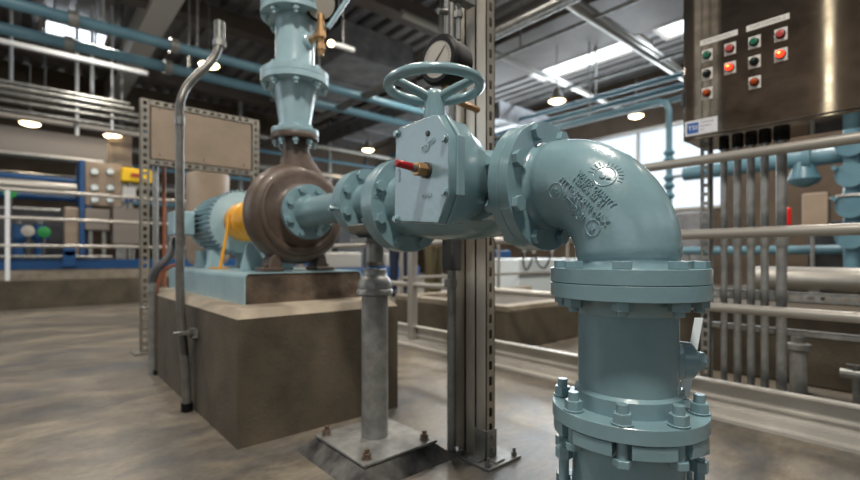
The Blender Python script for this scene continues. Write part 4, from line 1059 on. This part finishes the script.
# pale cylinder behind the rack
p = on_y(208, 200, 5.0)
tag(MB().lathe([(0, .05), (.06, .17), (.12, .2), (.95, .2), (1.0, .05)], (p.x, 5.0, on_y(208, 172, 5.0).z-.98), (0, 0, 1), 28).cyl((p.x, 5, 0), (p.x, 5, .35), .12, 16).build('pressure_vessel', beige), 'dull beige upright pressure vessel behind the motor', 'vessel')
# far blue machinery behind the volute / stand
for k, (x0, x1, y0, y1, px_l) in enumerate(((5.0, 6.4, 9.6, 10.3, 'low bright blue machine seen far behind the pump, left'), (7.4, 8.8, 10.6, 11.2, 'low bright blue machine seen far behind the pump, right'))):
    mch = thing('blue_machine', ((x0+x1)/2, y0, 0), px_l, 'machine')
    MB().box(x0, x1, y0, y1, 0, .35).build('machine_base', skid_blue, mch, bevel=.02); MB().box(x0+.2, x1-.2, y0+.1, y1-.1, .35, .75).build('machine_top', alu, mch, bevel=.05)

# far racks of conduits across the back of the hall
for k in range(9):
    z = 1.55+.27*k+.05*(k % 3); y = 12.6-.25*(k % 3)
    tag(MB().cyl((LX, y, z), (9.5, y, z), .03+.015*(k % 3), 10).build('far_pipe', [galv, alu, pipe_blue][(k*2) % 3]), 'long thin pipe across the far wall, rung %s counting upward' % ['one', 'two', 'three', 'four', 'five', 'six', 'seven', 'eight', 'nine'][k], 'pipe')
for k in range(6):
    x = 1.6+1.35*k
    tag(MB().box(x-.05, x+.05, 12.75, 12.85, 0, ZC).build('far_post', dgrey if k % 2 else galv_d), 'slim upright post near the far wall, post %s from the left' % ['one', 'two', 'three', 'four', 'five', 'six'][k], 'post')
for k, (x0, w_, h_, mt_) in enumerate(((2.6, .9, 1.9, greyp), (4.1, 1.1, 1.5, dgrey), (6.0, .8, 2.1, beige), (7.6, 1.2, 1.6, dgrey), (9.4, 1.0, 1.9, greyp))):
    c_ = thing('switch_cabinet', (x0, 13.6, 0), ['grey', 'dark low', 'tall beige', 'dark wide', 'rightmost grey'][k]+' electrical cabinet against the far wall', 'cabinet')
    MB().box(x0, x0+w_, 13.4, 14.0, 0, h_).build('cabinet_shell', mt_, c_, bevel=.01); MB().box(x0+.05, x0+w_-.05, 13.37, 13.4, .1, h_-.1).build('door', mt_, c_, bevel=.005)
# ------------------------------------------------------------------ overhead
def beam_y(px, py, z, w, h, y0, y1, mtl, name, label, cat='beam'):
    p = on_z(px, py, CZ+z)
    return tag(MB().box(p.x-w/2, p.x+w/2, y0, y1, CZ+z, CZ+z+h).build(name, mtl, smooth=0), label, cat)
def beam_x(px, py, z, w, h, x0, x1, mtl, name, label, cat='beam'):
    p = on_z(px, py, CZ+z)
    return tag(MB().box(x0, x1, p.y-w/2, p.y+w/2, CZ+z, CZ+z+h).build(name, mtl, smooth=0), label, cat)
beam_y(142, 50, 4.1, .38, .5, 1, 15, beam_m, 'roof_beam', 'pale sloping roof beam at upper left, above the rack')
p = on_z(520, 35, CZ+4.4); p2 = on_z(590, 52, CZ+4.4)
tag(MB().box(p.x, p2.x, -3, 14.9, CZ+4.4, CZ+4.68).build('roof_girder', brownduct, smooth=0), 'wide dark brown roof girder right of the strut column', 'girder')
# skylights
def skylight(corner_px, z, x0, x1, y0, y1, label, nm):
    t = MB().box(x0, x1, y0, y1, CZ+z, CZ+z+.03).build(nm, skyglow, smooth=0); struct(t)
    fr = MB(); w_ = .07
    fr.box(x0-w_, x0, y0-w_, y1+w_, CZ+z-.04, CZ+z+.05); fr.box(x1, x1+w_, y0-w_, y1+w_, CZ+z-.04, CZ+z+.05); fr.box(x0, x1, y0-w_, y0, CZ+z-.04, CZ+z+.05); fr.box(x0, x1, y1, y1+w_, CZ+z-.04, CZ+z+.05)
    fr.build('frame', beam_m, t, smooth=0)
a = on_z(535, 76, CZ+4.4); b = on_z(644, 34, CZ+4.4)
xs = p2.x+.05
skylight(None, 4.42, xs, xs+.55, b.y+.15, a.y, '', 'window_2')
skylight(None, 4.42, xs, xs+.55, 0.2, b.y-.25, '', 'window_3')
a = on_z(44, 18, CZ+4.5); b = on_z(106, 36, CZ+4.5); c = on_z(44, 31, CZ+4.5)
skylight(None, 4.5, a.x, b.x, a.y, c.y, '', 'window_4')
# roof joists along X
for k, (py, z, w_) in enumerate(((-12, 4.15, .3), (62, 4.2, .3), (120, 4.2, .35))):
    beam_x(330, py, z, w_, .3, LX, 7.2, brownduct, 'roof_joist', 'dark roof joist crossing overhead, %s' % ['nearest, near the top edge', 'middle of the three', 'farthest, above the pump'][k])
# ducts
def duct(px0, py0, z, sx, sy, h, label):
    p = on_z(px0, py0, CZ+z)
    t = thing('air_duct', (p.x, p.y, CZ+z), label, 'duct')
    MB().box(p.x, p.x+sx, p.y, p.y+sy, CZ+z, CZ+z+h).build('duct_wall', duct_m, t, bevel=.01, smooth=0)
    k = 0
    while k*1.2 < sy: yy = p.y+k*1.2; MB().box(p.x-.03, p.x+sx+.03, yy-.02, yy+.02, CZ+z-.03, CZ+z+h).build('duct_flange', duct_m, t, smooth=0); k += 1
    return t
duct(345, 52, 3.6, 1.5, 3.4, .55, 'grey rectangular air duct overhead between pump and strut column')
duct(420, 108, 3.5, 1.1, 5.5, .5, 'shiny grey air duct just right of the strut column')
duct(500, 118, 3.2, 2.0, .9, .4, 'short grey air duct crossing under the brown girder')
# blue overhead pipes along X
def opipe_x(px, py, z, r, x0, x1, mtl, label, nm='overhead_pipe', fl=()):
    p = on_z(px, py, CZ+z)
    t = thing(nm, (p.x, p.y, CZ+z), label, 'pipe')
    MB().cyl((x0, p.y, CZ+z), (x1, p.y, CZ+z), r, 18).build('pipe_wall', mtl, t)
    for f_ in fl: MB().cyl((f_-.05, p.y, CZ+z), (f_+.05, p.y, CZ+z), r*1.45, 18).build('coupling', galv_d, t)
    for f_ in fl: MB().cyl((f_+.3, p.y, CZ+z), (f_+.3, p.y, ZC), .015, 8).build('hanger_rod', galv_d, t)
    return t
def opipe_y(px, py, z, r, y0, y1, mtl, label, nm='overhead_pipe', fl=()):
    p = on_z(px, py, CZ+z)
    t = thing(nm, (p.x, p.y, CZ+z), label, 'pipe')
    MB().cyl((p.x, y0, CZ+z), (p.x, y1, CZ+z), r, 18).build('pipe_wall', mtl, t)
    for f_ in fl: MB().cyl((p.x, f_, CZ+z), (p.x, f_, ZC), .015, 8).build('hanger_rod', galv_d, t)
    return t
opipe_x(100, 26.5, 2.9, .07, LX, 7.3, pipe_blue, 'upper of two long blue overhead pipes crossing at left', fl=(.4, 1.5, 3.4))
opipe_x(100, 51.5, 2.9, .075, LX, 7.3, pipe_blue, 'lower of two long blue overhead pipes crossing at left', fl=(.4, 1.6, 3.6))
opipe_x(60, 54, 3.3, .045, LX, 1.6, white_m, 'thin white overhead pipe just under the lower blue pipe at left')
for k, (py, r) in enumerate(((88, .03), (93, .04), (99, .03), (106, .035), (115, .045))):
    opipe_x(40, py, 2.5, r, LX, on_y(140, 100, 8.0).x+.1*k, galv, 'silver overhead conduit in the bundle above the skid, number %s from the top' % ['one', 'two', 'three', 'four', 'five'][k], 'overhead_conduit')
opipe_x(60, 123, 2.5, .05, LX, 3.0, beam_m, 'beige overhead pipe passing above the hanging lamps at left')
for k, (px, y0_, y1_) in enumerate(((11, 42, 90), (77, 57, 150), (92, 57, 95), (112, 60, 130), (122, 62, 108), (45, 45, 100))):
    a = at(px, y0_, 8.6); b = at(px, y1_, 8.6)
    tag(MB().cyl((a.x, a.y, ZC), (a.x, a.y, b.z), .03 if k < 3 else .02, 8).build('hanger_rod', white_m if k < 4 else galv), 'pale vertical hanger rod at upper left, %s' % ['nearest the left edge', 'passing down beside the gauge panel', 'second of the close pair', 'above the far lamp', 'just left of the rack', 'short one under the white pipe'][k], 'rod')
# right side blue pipes along Y under the deck
for k, (px, py, z, r) in enumerate(((640, 86, 3.3, .05), (640, 97, 3.1, .06), (640, 108, 2.8, .045), (600, 78, 3.6, .04))):
    opipe_y(px, py, z, r, 1.0, 13, pipe_blue if k < 3 else galv, 'overhead %s pipe running to the right above the elbow, %s' % (['blue', 'blue', 'blue', 'grey'][k], ['second highest', 'third and thickest', 'lowest', 'highest'][k]), fl=(5, 8))
for k, (px, py, z, r) in enumerate(((540, 12, 2.9, .035), (520, 20, 2.9, .05), (560, 5, 2.9, .05), (505, 28, 2.9, .035), (530, 45, 3.6, .03))):
    opipe_y(px, py, z, r, 1.5, 12, galv, 'silver overhead conduit right of the strut column, %s' % ['second from the top', 'third from the top', 'at the very top edge', 'fourth from the top', 'thin one along the brown girder'][k], 'overhead_conduit', fl=(5.0,))
for k, (px, py, z) in enumerate(((612, 25, 3.9), (575, 8, 3.6), (590, 95, 3.9))):
    opipe_x(px, py, z, .06, 4.5, 11.8, alu, 'bright overhead cross tube at upper right, %s' % ['middle', 'nearest', 'farthest'][k], 'overhead_tube')
# vertical blue pipe in front of the bright window
p = on_x(669, 130, 7.0)
bt = thing('blue_pipe', (7.0, p.y, 0), 'slim vertical blue pipe with elbow, in front of the bright window', 'pipe')
zt2 = on_x(669, 99, 7.0).z; 
pth = [(7.0, p.y, .02), (7.0, p.y, zt2-.12), (7.0, p.y+.03, zt2-.04), (7.0, p.y+.12, zt2), (7.0, p.y+1.9, zt2)]
MB().tube([(7.0, p.y, 0), (7.0, p.y, zt2-.3), (7.0, p.y, zt2-.15), (7.0, p.y+.04, zt2-.05), (7.0, p.y+.15, zt2), (7.0, p.y+.4, zt2), (7.0, p.y+2.4, zt2)], .042, 14).build('pipe_wall', pipe_blue, bt, smooth=60)
for py in (153, 160, 178, 186, 196):
    z = on_x(669, py, 7.0).z; MB().lathe([(-.05, .045), (0, .08), (.05, .045)], (7.0, p.y, z), (0, 0, 1), 12).build('fitting', pipe_blue, bt)
z = on_x(680, 176, 7.0).z
MB().cyl((7.0, p.y, z), (7.0, p.y-1.0, z), .022, 10).build('branch_tube', galv_d, bt)
tag(MB().box(9.2, 9.6, 3.0, 5.6, 0, on_x(690, 212, 9.2).z).build('equipment_cabinet', duct_m, bevel=.02), 'blue-grey cabinet row below the bright window', 'cabinet')

# high-bay lamps
lamps = [(30, 123.5, 9.0, 'far left, hanging over the dark beam'), (113, 136, 9.6, 'hanging left of the perforated rack'), (209, 65, 7.9, 'beside the S-bend of the tall conduit'),
         (557, 101, 9.6, 'hanging right of the strut column'), (636, 116, 11.0, 'near the bright window at right'), (368, 150, 13.2, 'far off above the suction pipe')]
def lamp_proto():
    t = thing('pendant_lamp', (0, 0, 0), 'x', 'lamp', 'high-bay pendant lamps')
    MB().lathe([(0, .17), (.03, .165), (.10, .11), (.17, .07), (.26, .06), (.28, .03)], (0, 0, 0), (0, 0, 1), 24).build('lamp_shade', greyp, t, smooth=40)
    MB().lathe([(-.05, .02), (-.04, .09), (-.01, .155), (.0, .16)], (0, 0, -.002), (0, 0, 1), 20).build('lens', lampglow, t, smooth=50)
    MB().cyl((0, 0, .28), (0, 0, 1.15), .012, 8).build('hanger_rod', galv_d, t)
    return t
L0 = lamp_proto()
for i, (px, py, d, s_) in enumerate(lamps):
    o = L0 if i == 0 else copy_tree(L0)
    o.location = at(px, py, d); o['label'] = 'glowing warm pendant lamp ' + s_
    o.scale = (1, 1, 1)
    li = bpy.data.lights.new('lamp_light', 'SPOT'); li.energy = 110; li.color = (1, .82, .58); li.shadow_soft_size = .15; li.spot_size = rad(150); li.spot_blend = .6
    lo = bpy.data.objects.new('lamp_light', li); C.objects.link(lo); lo.location = o.location-UP*.12
tb = at(333, 44, 6.0)
tl = thing('tube_lamp', tb, 'small white cylinder lamp with a warm end right of the discharge pipe', 'lamp')
MB().cyl(tb, tb+Vector((.30, -.02, -.0)), .035, 14).build('lamp_body', white_m, tl); MB().sphere(tb-Vector((.03, 0, 0)), .04, 8).build('bulb', lampglow, tl)
MB().cyl(tb+Vector((.15, 0, .03)), (tb.x+.15, tb.y, ZC), .008, 6).build('hanger_rod', galv_d, tl)

# ------------------------------------------------------------------ light
W = bpy.data.worlds.new('World'); S.world = W; W.use_nodes = True
nt = W.node_tree; bg = nt.nodes['Background']
tc = nt.nodes.new('ShaderNodeTexCoord'); sx_ = nt.nodes.new('ShaderNodeSeparateXYZ'); nt.links.new(tc.outputs['Generated'], sx_.inputs[0])
rp = nt.nodes.new('ShaderNodeValToRGB'); e = rp.color_ramp.elements
e[0].position = .0; e[0].color = (.30, .29, .27, 1); e[1].position = 1; e[1].color = (.62, .8, 1, 1)
k_ = e.new(.5); k_.color = (.85, .92, 1, 1); k_ = e.new(.46); k_.color = (.32, .32, .30, 1)
mr = nt.nodes.new('ShaderNodeMapRange'); mr.inputs['From Min'].default_value = -1; mr.inputs['From Max'].default_value = 1
nt.links.new(sx_.outputs['Z'], mr.inputs['Value']); nt.links.new(mr.outputs[0], rp.inputs['Fac']); nt.links.new(rp.outputs[0], bg.inputs['Color'])
bg.inputs['Strength'].default_value = 1.25
def area(name, loc, rot, sx, sy, power, col):
    l = bpy.data.lights.new(name, 'AREA'); l.shape = 'RECTANGLE'; l.size = sx; l.size_y = sy; l.energy = power; l.color = col
    o = bpy.data.objects.new(name, l); C.objects.link(o); o.location = loc; o.rotation_euler = rot; return o
# roof lights over the pump bay (daylight through the skylights and overhead lights, mostly added fill)
area('skylight_light', (9.4, 5.5, CZ+4.3), (0, 0, 0), .5, 5, 120, (.8, .9, 1))
area('window_light', (LX+.05, 5.6, 2.2), (0, rad(-90), 0), 2.4, 4.4, 45, (.86, .93, 1))  # added area light at the unseen left opening, brightens the plinth side
area('window_light', (WX-.15, 8.0, 2.9), (0, rad(90), 0), 2.0, 8, 520, (.82, .92, 1))
for (x, y, e_) in ((-.35, -.45, 230), (2.7, .6, 120), (-.6, 4.5, 110), (2.9, 4.0, 90), (6, 1.0, 90), (5.5, 6, 90), (.8, 8.6, 90), (8.5, 9, 80)):  # first follows the nut shadows on the riser; the rest are added fill
    l = bpy.data.lights.new('unseen_overhead_light', 'AREA'); l.shape = 'DISK'; l.size = .45; l.energy = e_*.85; l.color = (1, .93, .84)
    o = bpy.data.objects.new('unseen_overhead_light', l); C.objects.link(o); o.location = (x, y, CZ+3.6)

# ------------------------------------------------------------------ camera
cam = bpy.data.cameras.new('Camera'); co = bpy.data.objects.new('Camera', cam); C.objects.link(co); S.camera = co
co.location = CAM; co.rotation_euler = (rad(90), 0, -YAW)
cam.sensor_width = 36; cam.lens = 36*F/860; cam.shift_y = (HY-240)/860
cam.clip_start = .05; cam.clip_end = 200
cam.dof.use_dof = True; cam.dof.focus_distance = .86; cam.dof.aperture_fstop = 2.6
S.view_settings.view_transform = 'Standard'; S.view_settings.look = 'None'; S.view_settings.gamma = 1.0
S.view_settings.exposure = 0.0; S.view_settings.use_curve_mapping = False
S.cycles.max_bounces = 7; S.cycles.diffuse_bounces = 4; S.cycles.sample_clamp_indirect = 4.0; S.cycles.use_denoising = True
